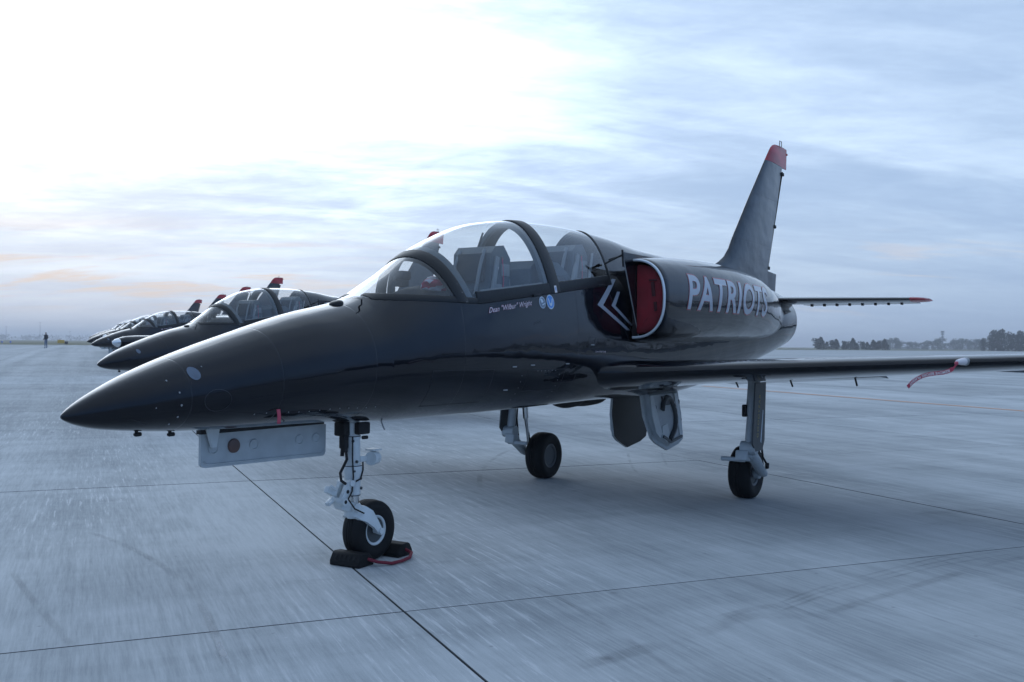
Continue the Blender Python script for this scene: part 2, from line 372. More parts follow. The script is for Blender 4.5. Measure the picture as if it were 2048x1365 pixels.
# ------------------------------------------------------------------ mesh helpers
def tag(o, label=None, cat=None, group=None, kind=None):
    if label: o['label'] = label
    if cat: o['category'] = cat
    if group: o['group'] = group
    if kind: o['kind'] = kind
    return o
def link(name, me, parent=None):
    o = bpy.data.objects.new(name, me); COL.objects.link(o)
    if parent is not None: o.parent = parent
    return o
def empty(name, loc=(0, 0, 0), rz=0.0):
    o = bpy.data.objects.new(name, None); COL.objects.link(o); o.location = loc; o.rotation_euler = (0, 0, rz); o.empty_display_size = .3
    return o
class MB:
    def __init__(s): s.v = []; s.f = []; s.mi = []; s.cur = 0
    def add(s, v, f):
        o = len(s.v); s.v += [tuple(map(float, p)) for p in v]; s.f += [tuple(i+o for i in q) for q in f]; s.mi += [s.cur]*len(f); return s
    def use(s, i): s.cur = i; return s
    def box(s, c, d, rot=None, bev=0.0):
        x, y, z = [q/2 for q in d]
        if bev <= 0:
            v = [(a*x, b*y, e*z) for a in (-1, 1) for b in (-1, 1) for e in (-1, 1)]
            f = [(0, 1, 3, 2), (4, 6, 7, 5), (0, 4, 5, 1), (2, 3, 7, 6), (0, 2, 6, 4), (1, 5, 7, 3)]
        else:
            bm = bmesh.new(); bmesh.ops.create_cube(bm, size=1)
            for q in bm.verts: q.co = Vector((q.co.x*d[0], q.co.y*d[1], q.co.z*d[2]))
            bmesh.ops.bevel(bm, geom=bm.edges[:], offset=bev, segments=2, affect='EDGES', profile=.5)
            bm.verts.index_update(); v = [tuple(q.co) for q in bm.verts]; f = [tuple(q.index for q in g.verts) for g in bm.faces]; bm.free()
        mm = rot if rot is not None else Matrix.Identity(3)
        return s.add([tuple(mm @ Vector(p) + Vector(c)) for p in v], f)
    def tube(s, pts, r, n=12, cap=True):
        pts = [Vector(p) for p in pts]; rs = r if isinstance(r, (list, tuple)) else [r]*len(pts)
        up = None; rings = []
        for i, p in enumerate(pts):
            t = (pts[min(i+1, len(pts)-1)] - pts[max(i-1, 0)]).normalized()
            if up is None:
                up = t.orthogonal().normalized()
            a = (up - t*up.dot(t)).normalized(); up = a; b = t.cross(a)
            rings.append([p + (a*math.cos(k*2*math.pi/n) + b*math.sin(k*2*math.pi/n))*rs[i] for k in range(n)])
        v = [q for rg in rings for q in rg]
        f = [(i*n+k, i*n+(k+1) % n, (i+1)*n+(k+1) % n, (i+1)*n+k) for i in range(len(pts)-1) for k in range(n)]
        if cap: f += [tuple(range(n))[::-1], tuple((len(pts)-1)*n+k for k in range(n))]
        return s.add(v, f)
    def lathe(s, prof, c, axis, n=32):
        """prof: (radius, distance along axis)"""
        ax = Vector(axis).normalized(); a = ax.orthogonal().normalized(); b = ax.cross(a); c = Vector(c)
        v = []; f = []
        for r, h in prof:
            for k in range(n): v.append(c + ax*h + (a*math.cos(2*math.pi*k/n) + b*math.sin(2*math.pi*k/n))*r)
        for i in range(len(prof)-1):
            for k in range(n): f.append((i*n+k, i*n+(k+1) % n, (i+1)*n+(k+1) % n, (i+1)*n+k))
        if prof[0][0] > 1e-6: f.append(tuple(range(n))[::-1])
        if prof[-1][0] > 1e-6: f.append(tuple((len(prof)-1)*n+k for k in range(n)))
        return s.add(v, f)
    def loft(s, rings, closed=True, cap=(False, False)):
        n = len(rings[0]); v = [p for r in rings for p in r]; f = []
        for i in range(len(rings)-1):
            for k in range(n if closed else n-1):
                f.append((i*n+k, i*n+(k+1) % n, (i+1)*n+(k+1) % n, (i+1)*n+k))
        if cap[0]: f.append(tuple(range(n))[::-1])
        if cap[1]: f.append(tuple((len(rings)-1)*n+k for k in range(n)))
        return s.add(v, f)
    def prism(s, poly, axis, a, b):
        """extrude a 2-D polygon along an axis (0,1,2) from a to b"""
        def P(q, t):
            q = list(q); q.insert(axis, t); return tuple(q)
        n = len(poly); v = [P(q, a) for q in poly] + [P(q, b) for q in poly]
        f = [tuple(range(n)), tuple(range(2*n-1, n-1, -1))] + [(k, k+n, (k+1) % n + n, (k+1) % n) for k in range(n)]
        return s.add(v, f)
    def each(s, name, mats, parent=None, sharp=35):
        par = list(range(len(s.v)))
        def find(a):
            while par[a] != a: par[a] = par[par[a]]; a = par[a]
            return a
        for f in s.f:
            for k in f[1:]: par[find(k)] = find(f[0])
        groups = {}
        for f, m in zip(s.f, s.mi): groups.setdefault(find(f[0]), []).append((f, m))
        for g in groups.values():
            ids = sorted({i for f, m in g for i in f}); mp = {i: k for k, i in enumerate(ids)}
            q = MB(); q.v = [s.v[i] for i in ids]; q.f = [tuple(mp[i] for i in f) for f, m in g]; q.mi = [m for f, m in g]
            q.build(name, mats, parent, sharp)
    def build(s, name, mats, parent=None, sharp=35, merge=True, recalc=True):
        me = bpy.data.meshes.new(name); me.from_pydata(s.v, [], s.f)
        for m in ([mats] if isinstance(mats, str) else mats): me.materials.append(MATS[m])
        for p, i in zip(me.polygons, s.mi): p.material_index = i
        bm = bmesh.new(); bm.from_mesh(me)
        if merge: bmesh.ops.remove_doubles(bm, verts=bm.verts, dist=1e-5)
        if recalc: bmesh.ops.recalc_face_normals(bm, faces=bm.faces)
        for f in bm.faces: f.smooth = True
        lim = R(sharp)
        for e in bm.edges:
            if len(e.link_faces) == 2 and e.calc_face_angle(0) > lim: e.smooth = False
        bm.to_mesh(me); bm.free()
        return link(name, me, parent)
def pch(xk, yk, x):
    xk = np.asarray(xk, float); yk = np.asarray(yk, float); x = np.atleast_1d(np.asarray(x, float))
    h = np.diff(xk); d = np.diff(yk)/h; m = np.zeros_like(yk)
    for i in range(1, len(xk)-1):
        if d[i-1]*d[i] > 0:
            w1 = 2*h[i]+h[i-1]; w2 = h[i]+2*h[i-1]; m[i] = (w1+w2)/(w1/d[i-1]+w2/d[i])
    m[0] = d[0]; m[-1] = d[-1]
    i = np.clip(np.searchsorted(xk, x)-1, 0, len(xk)-2); t = (x-xk[i])/h[i]
    return (1+2*t)*(1-t)**2*yk[i]+t*(1-t)**2*h[i]*m[i]+t*t*(3-2*t)*yk[i+1]+t*t*(t-1)*h[i]*m[i+1]
def rotm(axis, deg): return Matrix.Rotation(R(deg), 3, axis)

# ------------------------------------------------------------------ ground
I0, I1, J0, J1 = -3, 8, -2, 9           # block of separate concrete slabs
def ground():
    ur = [U0+I0*DU, U0+I1*DU]; vr = [V0+J0*DV, V0+J1*DV]
    us = [-2500, ur[0], ur[1], 3500]; vs = sorted([-2500, vr[0], RISE0, vr[1], RISE1, 4000])
    mb = MB()
    for a, b in zip(us, us[1:]):
        for c, d in zip(vs, vs[1:]):
            inside = ur[0] <= a and b <= ur[1] and vr[0] <= c and d <= vr[1]
            dz = -.03 if inside else 0.0
            mb.use(1 if inside else 0)
            mb.add([uv2w(a, c, dz), uv2w(b, c, dz), uv2w(b, d, dz), uv2w(a, d, dz)], [(0, 1, 2, 3)])
    g = mb.build('apron', ['concrete_far', 'sealant'], sharp=80)
    tag(g, 'pale concrete aircraft apron of broomed slabs', 'apron', kind='structure')
    # slabs: chamfered plates, one mesh shared by all
    w, h, t, c = DU-.010, DV-.010, .05, .003
    x, y = w/2, h/2
    v = [(-x, -y, -t), (x, -y, -t), (x, y, -t), (-x, y, -t), (-x, -y, -c), (x, -y, -c), (x, y, -c), (-x, y, -c),
         (-x+c, -y+c, 0), (x-c, -y+c, 0), (x-c, y-c, 0), (-x+c, y-c, 0)]
    f = [(0, 1, 5, 4), (1, 2, 6, 5), (2, 3, 7, 6), (3, 0, 4, 7), (4, 5, 9, 8), (5, 6, 10, 9), (6, 7, 11, 10), (7, 4, 8, 11), (8, 9, 10, 11)]
    me = bpy.data.meshes.new('slab'); me.from_pydata(v, [], f); me.materials.append(MATS['concrete']); me.materials.append(MATS['sealant'])
    for p in me.polygons[:8]: p.material_index = 1
    rnd = random.Random(3)
    for j in range(J0, J1):
        for i in range(I0, I1):
            o = link('slab', me, g)
            cu_, cv_ = U0+(i+.5)*DU, V0+(j+.5)*DV
            tilt = SLOPE if RISE0-.1 < cv_ < RISE1 else 0.0
            o.location = uv2w(cu_, cv_, rnd.uniform(-.0015, .0005))
            o.rotation_euler = (Matrix.Rotation(math.atan2(UA[1], UA[0]), 3, 'Z') @ Matrix.Rotation(math.atan(tilt), 3, 'X')).to_euler()
    return g
APRON = ground()

def strip(name, pts, width, material, parent, dz):
    """flat ribbon on the ground through world xy points"""
    pts = [Vector((p[0], p[1])) for p in pts]
    if len(pts) < 30:      # Catmull-Rom resample
        q = []
        for i in range(len(pts)-1):
            p0, p1, p2, p3 = pts[max(i-1, 0)], pts[i], pts[i+1], pts[min(i+2, len(pts)-1)]
            for k in range(10):
                t = k/10
                q.append(.5*((2*p1)+(-p0+p2)*t+(2*p0-5*p1+4*p2-p3)*t*t+(-p0+3*p1-3*p2+p3)*t**3))
        pts = q+[pts[-1]]
    v = []; f = []
    for i, p in enumerate(pts):
        t = (pts[min(i+1, len(pts)-1)]-pts[max(i-1, 0)]).normalized(); n = Vector((-t.y, t.x))
        for s in (-1, 1):
            a = p+n*s*width/2; v.append((a.x, a.y, gz(a.x, a.y)+dz))
    for i in range(len(pts)-1): f.append((2*i, 2*i+1, 2*i+3, 2*i+2))
    me = bpy.data.meshes.new(name); me.from_pydata(v, [], f); me.materials.append(MATS[material])
    uv = me.uv_layers.new(name='UVMap')
    for p in me.polygons:
        for li, vi in zip(p.loop_indices, p.vertices): uv.data[li].uv = ((vi//2)/(len(pts)-1), vi % 2)
    o = link(name, me, parent)
    return o

def pix(px, py, z=0.0):
    """ground point that the camera model puts at a photo pixel (used only to read off layout)"""
    d = cf+cr2*(px-1024)/1952.44-cu2*(py-682.5)/1952.44
    t = (z-CP[2])/d[2]; p = CP+d*t
    return (p[0], p[1])
# rubber arcs left by turning tyres
strip('tyre_mark', [pix(*q) for q in ((140, 1055), (220, 1080), (300, 1118), (370, 1170), (412, 1228), (432, 1275), (455, 1345))], .07, 'tyre_mark', APRON, .0052)
strip('tyre_mark', [pix(*q) for q in ((395, 1200), (416, 1238), (434, 1280), (450, 1320), (470, 1364))], .05, 'pale_mark', APRON, .0066)
strip('tyre_mark', [pix(*q) for q in ((20, 1140), (60, 1195), (110, 1255), (150, 1300))], .06, 'tyre_mark', APRON, .0052)
for k, dy in enumerate((0, 9, 18)):
    strip('tyre_mark', [pix(px_, py_+dy) for px_, py_ in ((1540, 1215), (1640, 1178), (1780, 1140), (1900, 1112), (2060, 1086))], .035, 'tyre_mark', APRON, .0052+.0006*k)
strip('tyre_mark', [pix(*q) for q in ((1640, 1232), (1760, 1195), (1900, 1153), (1990, 1128), (2070, 1112))], .10, 'tyre_mark', APRON, .0052)
strip('tyre_mark', [pix(*q) for q in ((1120, 1345), (1250, 1310), (1400, 1268), (1500, 1235), (1640, 1236))], .16, 'tyre_mark', APRON, .0052)
strip('tyre_mark', [pix(*q) for q in ((1430, 1240), (1500, 1222), (1560, 1215), (1640, 1236), (1700, 1250))], .10, 'tyre_mark', APRON, .0070)
strip('tyre_mark', [pix(*q) for q in ((1050, 1165), (1150, 1215), (1270, 1290), (1380, 1370))], .05, 'tyre_mark', APRON, .0052)
strip('tyre_mark', [pix(*q) for q in ((1255, 905), (1262, 930), (1275, 948))], .05, 'tyre_mark', APRON, .0052)
strip('tyre_mark', [pix(*q) for q in ((1322, 905), (1330, 925), (1338, 938))], .05, 'tyre_mark', APRON, .0052)
strip('tyre_mark', [pix(*q) for q in ((960, 985), (965, 940), (1010, 905), (1060, 895))], .08, 'tyre_mark', APRON, .0052)
# orange lead-in line across the far lanes
pa = np.array(pix(1500, 776, .16)); pb = np.array(pix(2048, 815, .10)); dd = (pb-pa)
strip('taxi_line', [tuple(pa-dd*.25+dd*k/31*2.2) for k in range(32)], .24, 'line_orange', APRON, .006)

# grass field beyond the apron and the ground past it
def grass():
    pl = np.array((90., 162.4)); pr = np.array((420., 60.)); d = pr-pl; d = d/np.linalg.norm(d); n = np.array((-d[1], d[0]))
    if n @ (np.array((200., 150.))-pl) < 0: n = -n
    q = [pl-d*2500, pr+d*2500, pr+d*2500+n*2900, pl-d*2500+n*2900]
    mb = MB(); mb.add([(p[0], p[1], .594*RISE1/RISE1 + .03 + (SLOPE*(RISE1-RISE0)-.594)) for p in q], [(0, 1, 2, 3)])
    o = mb.build('grass', 'grass'); tag(o, 'dull green and straw grass field beyond the apron edge', 'grass', kind='structure')
grass()

# ------------------------------------------------------------------ jet geometry tables (x aft of nose tip, y starboard, z up)
XK = np.sqrt([0, .02, .08, .2, .4, .7, 1.1, 1.6, 2.1, 2.5, 3.0, 3.6, 4.3, 5.1, 5.8, 6.6, 7.5, 8.5, 9.5, 10.3, 11.0])
WK = [0, .030, .071, .126, .205, .27, .33, .39, .425, .445, .46, .465, .465, .455, .44, .43, .44, .46, .49, .50, .45]
ZT = [1.154, 1.181, 1.222, 1.286, 1.375, 1.483, 1.605, 1.745, 1.854, 2.05, 2.338, 2.546, 2.638, 2.664, 2.645, 2.585, 2.565, 2.56, 2.52, 2.44, 2.34]
ZB = [1.154, 1.134, 1.108, 1.079, 1.056, 1.035, 1.024, 1.019, 1.006, .987, .99, .985, .989, 1.0, 1.005, .985, 1.01, 1.11, 1.26, 1.40, 1.52]
def ZM(x): return np.interp(x, [0, .5, 2, 3, 4.5, 6.6, 9, 11], [1.154, 1.22, 1.40, 1.47, 1.5, 1.5, 1.76, 1.93])
def sec(x):
    q = np.sqrt(x)
    w, t, b = float(pch(XK, WK, q)[0]), float(pch(XK, ZT, q)[0]), float(pch(XK, ZB, q)[0])
    zm = float(np.clip(ZM(x), b+.3*(t-b), b+.6*(t-b)))
    return w, t, b, zm
def fp(x, th, off=0.0):
    """point on the body at station x; th=0 port side, pi/2 top, pi starboard"""
    w, t, b, zm = sec(x)
    c, s = math.cos(th), math.sin(th)
    y = -w*math.copysign(abs(c)**.95, c)
    z = zm+(t-zm)*s if s > 0 else zm-(zm-b)*abs(s)**.9
    if off:
        r = math.hypot(y, z-zm) or 1
        y += off*y/r*1.0; z += off*(z-zm)/r
    return (x, y, z)
def th_at(x, z):
    w, t, b, zm = sec(x)
    if z >= zm: return math.asin(min(1, (z-zm)/max(t-zm, 1e-6)))
    return -math.asin(min(1, (zm-z)/max(zm-b, 1e-6))**(1/.9))
def side(x, z, off=0.0, port=True):
    p = fp(x, th_at(x, z), off)
    return p if port else (p[0], -p[1], p[2])
def sill(x): return 1.868 if x < 3.15 else 1.868+(x-3.15)*.122
CAN_END = 5.38
X0 = 2.135          # where the crown line climbs through the sill: foot of the windscreen
lo_, hi_ = 2.0, 2.6
for _ in range(40):
    mid_ = (lo_+hi_)/2
    if sec(mid_)[1] < sill(mid_): lo_ = mid_
    else: hi_ = mid_
X0 = hi_

def fuselage(J):
    xs = list((np.linspace(0, 1, 26)**2)*2.0) + list(np.linspace(2.04, X0-.002, 5)) + [X0+d for d in (.0005, .004, .012, .03, .06, .1, .16, .23)]
    xs += list(np.arange(X0+.3, CAN_END, .07)) + [CAN_END] + list(np.arange(CAN_END+.1, 11.0, .12)) + [11.0]
    NL, NU = 44, 18
    mb = MB()
    low, upr, ts = [], [], []
    for x in xs:
        t = th_at(x, sill(x)) if sec(x)[1] > sill(x) else math.pi/2
        low.append([fp(x, t-(math.pi+2*t)*k/(NL-1)) if False else fp(x, t+( -math.pi-2*t)*k/(NL-1)) for k in range(NL)])
        upr.append([fp(x, t+(math.pi-2*t)*k/(NU-1)) for k in range(NU)])
    # outer skin below the sill, whole length
    mb.loft(low, closed=False)
    k0 = next(i for i, x in enumerate(xs) if abs(x-CAN_END) < 1e-6)
    mb.loft(upr[k0:], closed=False)
    # tail end ring turned in
    last = [fp(11.0, 2*math.pi*k/48) for k in range(48)]
    zc = ZM(11.0)
    mb.loft([last, [(11.04, y*.93, zc+(z-zc)*.93) for x, y, z in last], [(10.8, y*.86, zc+(z-zc)*.86) for x, y, z in last], [(10.3, y*.8, zc+(z-zc)*.8) for x, y, z in last]], cap=(False, True))
    f = mb.build('fuselage', 'black_paint', J, sharp=40)
    # jet pipe
    m2 = MB(); m2.lathe([(.34, 0), (.36, .02), (.35, .32), (.33, .32), (.30, -.3)], (10.78, 0, zc), (1, 0, 0), 40)
    m2.build('exhaust_nozzle', 'gear_dark', J)
    return f

BOW = dict(bow1=(2.80, .40, .13), mid=(4.20, .12, .22), end=(5.36, -.0, .06))
def bow_x(key, z, xt):
    x0, k, w = BOW[key]; zt = sec(x0)[1]
    return x0+(zt-z)*k
def arch(x0, k, off, n=40, lift=0.0):
    """points round the canopy from port sill to starboard sill on a raked station"""
    zt = sec(x0)[1]; pts = []
    for i in range(n+1):
        a = math.pi*i/n
        x = x0
        for _ in range(6):
            t = th_at(x, sill(x)-.01); th = t+(math.pi-2*t)*i/n
            z = fp(x, th)[2]; x = x0+(zt-z)*k
        pts.append(fp(x, th, off))
    return pts
def band(x0, k, w, o_out, o_in, n=40):
    rings = [arch(x0-w/2, k, o_in, n), arch(x0-w/2, k, o_out, n), arch(x0-w/2+.012, k, o_out+.005, n), arch(x0+w/2-.012, k, o_out+.005, n), arch(x0+w/2, k, o_out, n), arch(x0+w/2, k, o_in, n)]
    mb = MB(); m = len(rings)
    v = [p for i in range(n+1) for p in [r[i] for r in rings]]
    f = [(i*m+j, i*m+(j+1) % m, (i+1)*m+(j+1) % m, (i+1)*m+j) for i in range(n) for j in range(m)]
    f += [tuple(range(m))[::-1], tuple(n*m+j for j in range(m))]
    return mb.add(v, f)

def canopy(J):
    NU = 40
    xs = [X0+d for d in (.0005, .004, .012, .03, .06, .1, .15, .2)]+list(np.arange(X0+.25, CAN_END, .045))+[CAN_END]
    rows = []
    for x in xs:
        t = th_at(x, sill(x)) if sec(x)[1] > sill(x) else math.pi/2
        rows.append([fp(x, t+(math.pi-2*t)*k/(NU-1)) for k in range(NU)])
    sets = {'windscreen': MB(), 'canopy_glass': MB(), 'rear': MB()}
    for i in range(len(xs)-1):
        for k in range(NU-1):
            q = [rows[i][k], rows[i][k+1], rows[i+1][k+1], rows[i+1][k]]
            cx = sum(p[0] for p in q)/4; cz = sum(p[2] for p in q)/4
            key = 'windscreen' if cx < bow_x('bow1', cz, 0) else ('canopy_glass' if cx < bow_x('mid', cz, 0) else 'rear')
            sets[key].add(q, [(0, 1, 2, 3)])
    ws = sets['windscreen'].build('windscreen', 'canopy_glass', J, sharp=60)
    fc = sets['canopy_glass'].build('canopy', 'canopy_glass', J, sharp=60)
    rc = sets['rear'].build('canopy', 'canopy_glass', J, sharp=60)
    band(2.80, .40, .10, .006, -.03).build('windscreen_bow', 'frame_black', ws)
    band(4.20, .12, .17, .006, -.045).build('canopy_frame', 'frame_black', fc)
    band(4.09, .12, .05, -.012, -.06).build('canopy_frame', 'cockpit_grey', fc)
    band(2.90, .40, .06, -.012, -.06).build('canopy_frame', 'cockpit_grey', fc)
    band(5.37, 0, .045, .005, -.03).build('canopy_frame', 'frame_black', rc)
    # windscreen foot strip and canopy rails, both sides
    for sgn in (1, -1):
        def rail(a, b, h, out, name, par, mt_, n=26, dz=0.0):
            rings = []
            for i in range(n+1):
                x = a+(b-a)*i/n; s = sill(x)+dz
                def pt(z, o):
                    p = fp(x, th_at(x, z), o); return (p[0], p[1]*sgn, p[2])
                top = min(s+h, sec(x)[1]-.004)
                rings.append([pt(s-.012, .001), pt(s-.006, out), pt(top-.008, out), pt(top, .001), pt(top, -.03), pt(s-.012, -.03)])
            mb = MB(); mb.loft(rings, cap=(True, True)); return mb.build(name, mt_, par)
        rail(X0+.06, 3.12, .036, .005, 'windscreen_foot', ws, 'frame_black')
        rail(3.12, 4.20, .085, .007, 'canopy_rail', fc, 'frame_black')
        rail(4.22, 5.38, .085, .007, 'canopy_rail', rc, 'frame_black')
        rail(3.18, 4.08, .008, .004, 'rail_trim', fc, 'panel_grey', dz=.088)
        # canopy latch levers
        mb = MB()
        for lx in (3.95, 5.15):
            p = side(lx, sill(lx)-.012, .012); mb.box((p[0], p[1]*sgn, p[2]), (.12, .02, .02), rotm('Y', -7), .004)
        mb.each('latch', 'frame_black', J)
    # arch rivets
    mb = MB()
    for i, p in enumerate(arch(2.80, .40, .0125, 44)):
        if i % 2 == 0: mb.lathe([(.005, 0), (.003, .003)], (p[0]+.03, p[1], p[2]), (-.4, p[1], .6), 6)
    mb.build('rivet', 'steel_grey', ws)['kind'] = 'stuff'
    return ws

def cockpit(J):
    # tub, sills and consoles
    mb = MB(); rings = []
    for x in np.linspace(2.3, 5.36, 24):
        w = min(sec(x)[0]-.06, .40) if x > 2.6 else .36
        s = sill(x)-.01; ws = abs(side(x, s)[1])-.004
        rings.append([(x, -ws, s), (x, -min(w, ws-.02), s), (x, -min(w, ws-.02), 1.35), (x, min(w, ws-.02), 1.35), (x, min(w, ws-.02), s), (x, ws, s)])
    mb.loft(rings, closed=False)
    for r in (rings[0], rings[-1]): mb.add(r, [(1, 2, 3, 4)])
    tub = mb.build('cockpit_tub', 'cockpit_grey', J, sharp=25)
    # front coaming: rounded hood over the instrument panel
    def hood(xa, xb, zpk, zed, w, name, m='cockpit_dark', drop=.0):
        rr = []
        for i in range(9):
            t = i/8; x = xa+(xb-xa)*t; h = zpk*(1-(1-t)**2*drop)
            hh = zed+(h-zed)*min(1, .35+1.2*t) if drop else h
            row = []
            for k in range(17):
                a = math.pi*k/16
                wx = max(.02, min(w, abs(side(x, max(zed, sill(x)+.01))[1])-.03)); row.append((x, -wx*math.cos(a), zed+(min(hh, sec(x)[1]-.05)-zed)*math.sin(a)**.7))
            rr.append(row)
        m_ = MB(); m_.loft(rr, closed=False)
        last = rr[-1]; m_.add(last, [tuple(range(17))])
        return m_.build(name, m, tub, sharp=50)
    hood(2.28, 2.98, 2.00, 1.86, .33, 'coaming', drop=1.0)
    hood(4.05, 4.66, 2.27, 1.97, .33, 'coaming', drop=.15)
    mb = MB(); mb.prism([(4.10, 1.95), (4.10, 2.20), (4.18, 2.275), (4.56, 2.285), (4.88, 2.14), (4.88, 1.95)], 1, -.27, .27)
    mb.build('coaming', 'cockpit_grey', tub)
    # gunsight
    mb = MB(); mb.box((2.76, .03, 2.065), (.11, .10, .065), None, .012); mb.tube([(2.71, .03, 2.055), (2.66, .03, 2.055)], .034, 14)
    mb.box((2.76, .03, 2.01), (.08, .07, .06)); mb.build('gunsight', 'cockpit_dark', tub)
    # canopy handles / hoop
    mb = MB(); mb.tube([(3.28, -.16, 1.84)]+[(3.30+.005*i, -.16+.10*(1-math.cos(math.pi*i/8))/2, 1.88+.13*math.sin(math.pi*i/8)) for i in range(9)]+[(3.33, -.06, 1.84)], .014, 8)
    mb.tube([(3.36, -.28, 1.86), (3.10, -.33, 1.98), (3.02, -.33, 2.01)], .010, 6)
    mb.build('grab_handle', 'cockpit_dark', tub)
    # side consoles
    for s in (-1, 1):
        mb = MB(); mb.box((3.35, s*.31, 1.76), (.9, .12, .16), None, .015); mb.box((4.75, s*.31, 1.90), (.8, .12, .16), None, .015)
        mb.each('side_console', 'cockpit_grey', tub)
    # ejection seats
    for x, z in ((3.66, 0.0), (5.00, .13)):
        mb = MB()
        mb.prism([(x-.06, 1.78+z), (x-.03, 2.30+z), (x+.03, 2.36+z), (x+.15, 2.375+z), (x+.25, 2.27+z), (x+.24, 1.99+z), (x+.18, 1.78+z)], 1, -.19, .19)
        st = mb.build('seat', 'cockpit_grey', J, sharp=30)
        m2 = MB()
        m2.box((x-.055, 0, 2.18+z), (.05, .28, .24), rotm('Y', 4), .02); m2.box((x-.08, 0, 1.80+z), (.08, .34, .40), rotm('Y', 8), .03)
        m2.box((x-.30, 0, 1.55+z), (.46, .40, .14), None, .03); m2.build('cushion', 'cockpit_dark', st)
        m3 = MB()
        for s in (-1, 1):
            m3.box((x-.02, s*.203, 2.0+z), (.05, .02, .56), rotm('Y', 12), .004)
            m3.tube([(x+.24, s*.16, 2.25+z), (x+.34, s*.16, 1.55+z)], .018, 8)
            m3.tube([(x+.22, s*.13, 2.26+z), (x+.29, s*.10, 2.20+z), (x+.33, s*.10, 2.12+z)], .033, 10)
        m3.build('seat_rail', 'panel_grey', st)
        m4 = MB(); m4.tube([(x+.12, -.197, 2.26+z), (x+.14, -.197, 2.10+z), (x+.13, -.197, 1.85+z)], .006, 6); m4.build('pull_cord', 'tag_red', st)
        m5 = MB(); m5.add([(x+.04, -.1925, 2.19+z), (x+.08, -.1925, 2.19+z), (x+.06, -.1925, 2.145+z)], [(0, 1, 2)]); m5.build('warning_mark', 'letter_pink', st)
        m6 = MB(); m6.lathe([(.018, 0), (.016, -.004)], (x+.13, -.192, 2.265+z), (0, 1, 0), 12); m6.build('release_knob', 'lamp_brown', st)
        m7 = MB(); m7.box((x+.17, -.194, 2.17+z), (.12, .012, .10), None, .004); m7.box((x+.05, -.193, 1.95+z), (.14, .010, .20), None, .004); m7.each('side_plate', 'panel_grey', st)
        m8 = MB(); m8.tube([(x-.03, -.12, 2.33+z), (x-.10, -.13, 2.20+z), (x-.13, -.10, 1.95+z), (x-.15, -.06, 1.72+z)], .016, 6); m8.tube([(x-.03, .12, 2.33+z), (x-.10, .13, 2.20+z), (x-.13, .10, 1.95+z), (x-.15, .06, 1.72+z)], .016, 6); m8.each('harness_strap', 'panel_grey', st)
    # rods bracing the middle arch
    mb = MB(); mb.tube([(4.02, .17, 2.52), (3.92, .19, 2.28)], .010, 6); mb.build('strut', 'cockpit_dark', tub)
    mb = MB()
    mb.tube([(5.05, -.30, 2.02), (5.20, -.27, 2.42)], .012, 6); mb.tube([(4.72, -.31, 2.05), (4.86, -.29, 2.30)], .02, 6)
    mb.build('strut', 'panel_grey', tub)
    return tub

# nacelle: outer half superellipse
NX = [5.60, 5.64, 5.75, 6.0, 6.5, 7.2, 8.0, 8.8, 9.6, 10.3, 10.9]
NYC = [.50, .50, .495, .47, .38, .30, .24, .17, .08, .02, 0]
NA = [.330, .347, .358, .392, .49, .575, .615, .615, .565, .46, .33]
NB = [.375, .395, .408, .425, .445, .46, .465, .455, .42, .34, .25]
NZ = [2.005, 2.005, 2.005, 2.01, 2.03, 2.05, 2.06, 2.05, 2.01, 1.96, 1.93]
def nac(x):
    return tuple(float(pch(NX, q, x)[0]) for q in (NYC, NA, NB, NZ))
def nac_pt(x, a, off=0.0, sgn=-1):
    yc, A_, B_, zc = nac(x); c, s = math.cos(a), math.sin(a); e = .84
    return (x, sgn*(yc+(A_+off)*math.copysign(abs(c)**e, c)), zc+(B_+off)*math.copysign(abs(s)**e, s))
def nac_side(x, z, off=0.0):
    yc, A_, B_, zc = nac(x); s = max(-1, min(1, (z-zc)/B_)); a = math.copysign(math.asin(abs(s)**(1/.84)), s)
    return nac_pt(x, a, off)
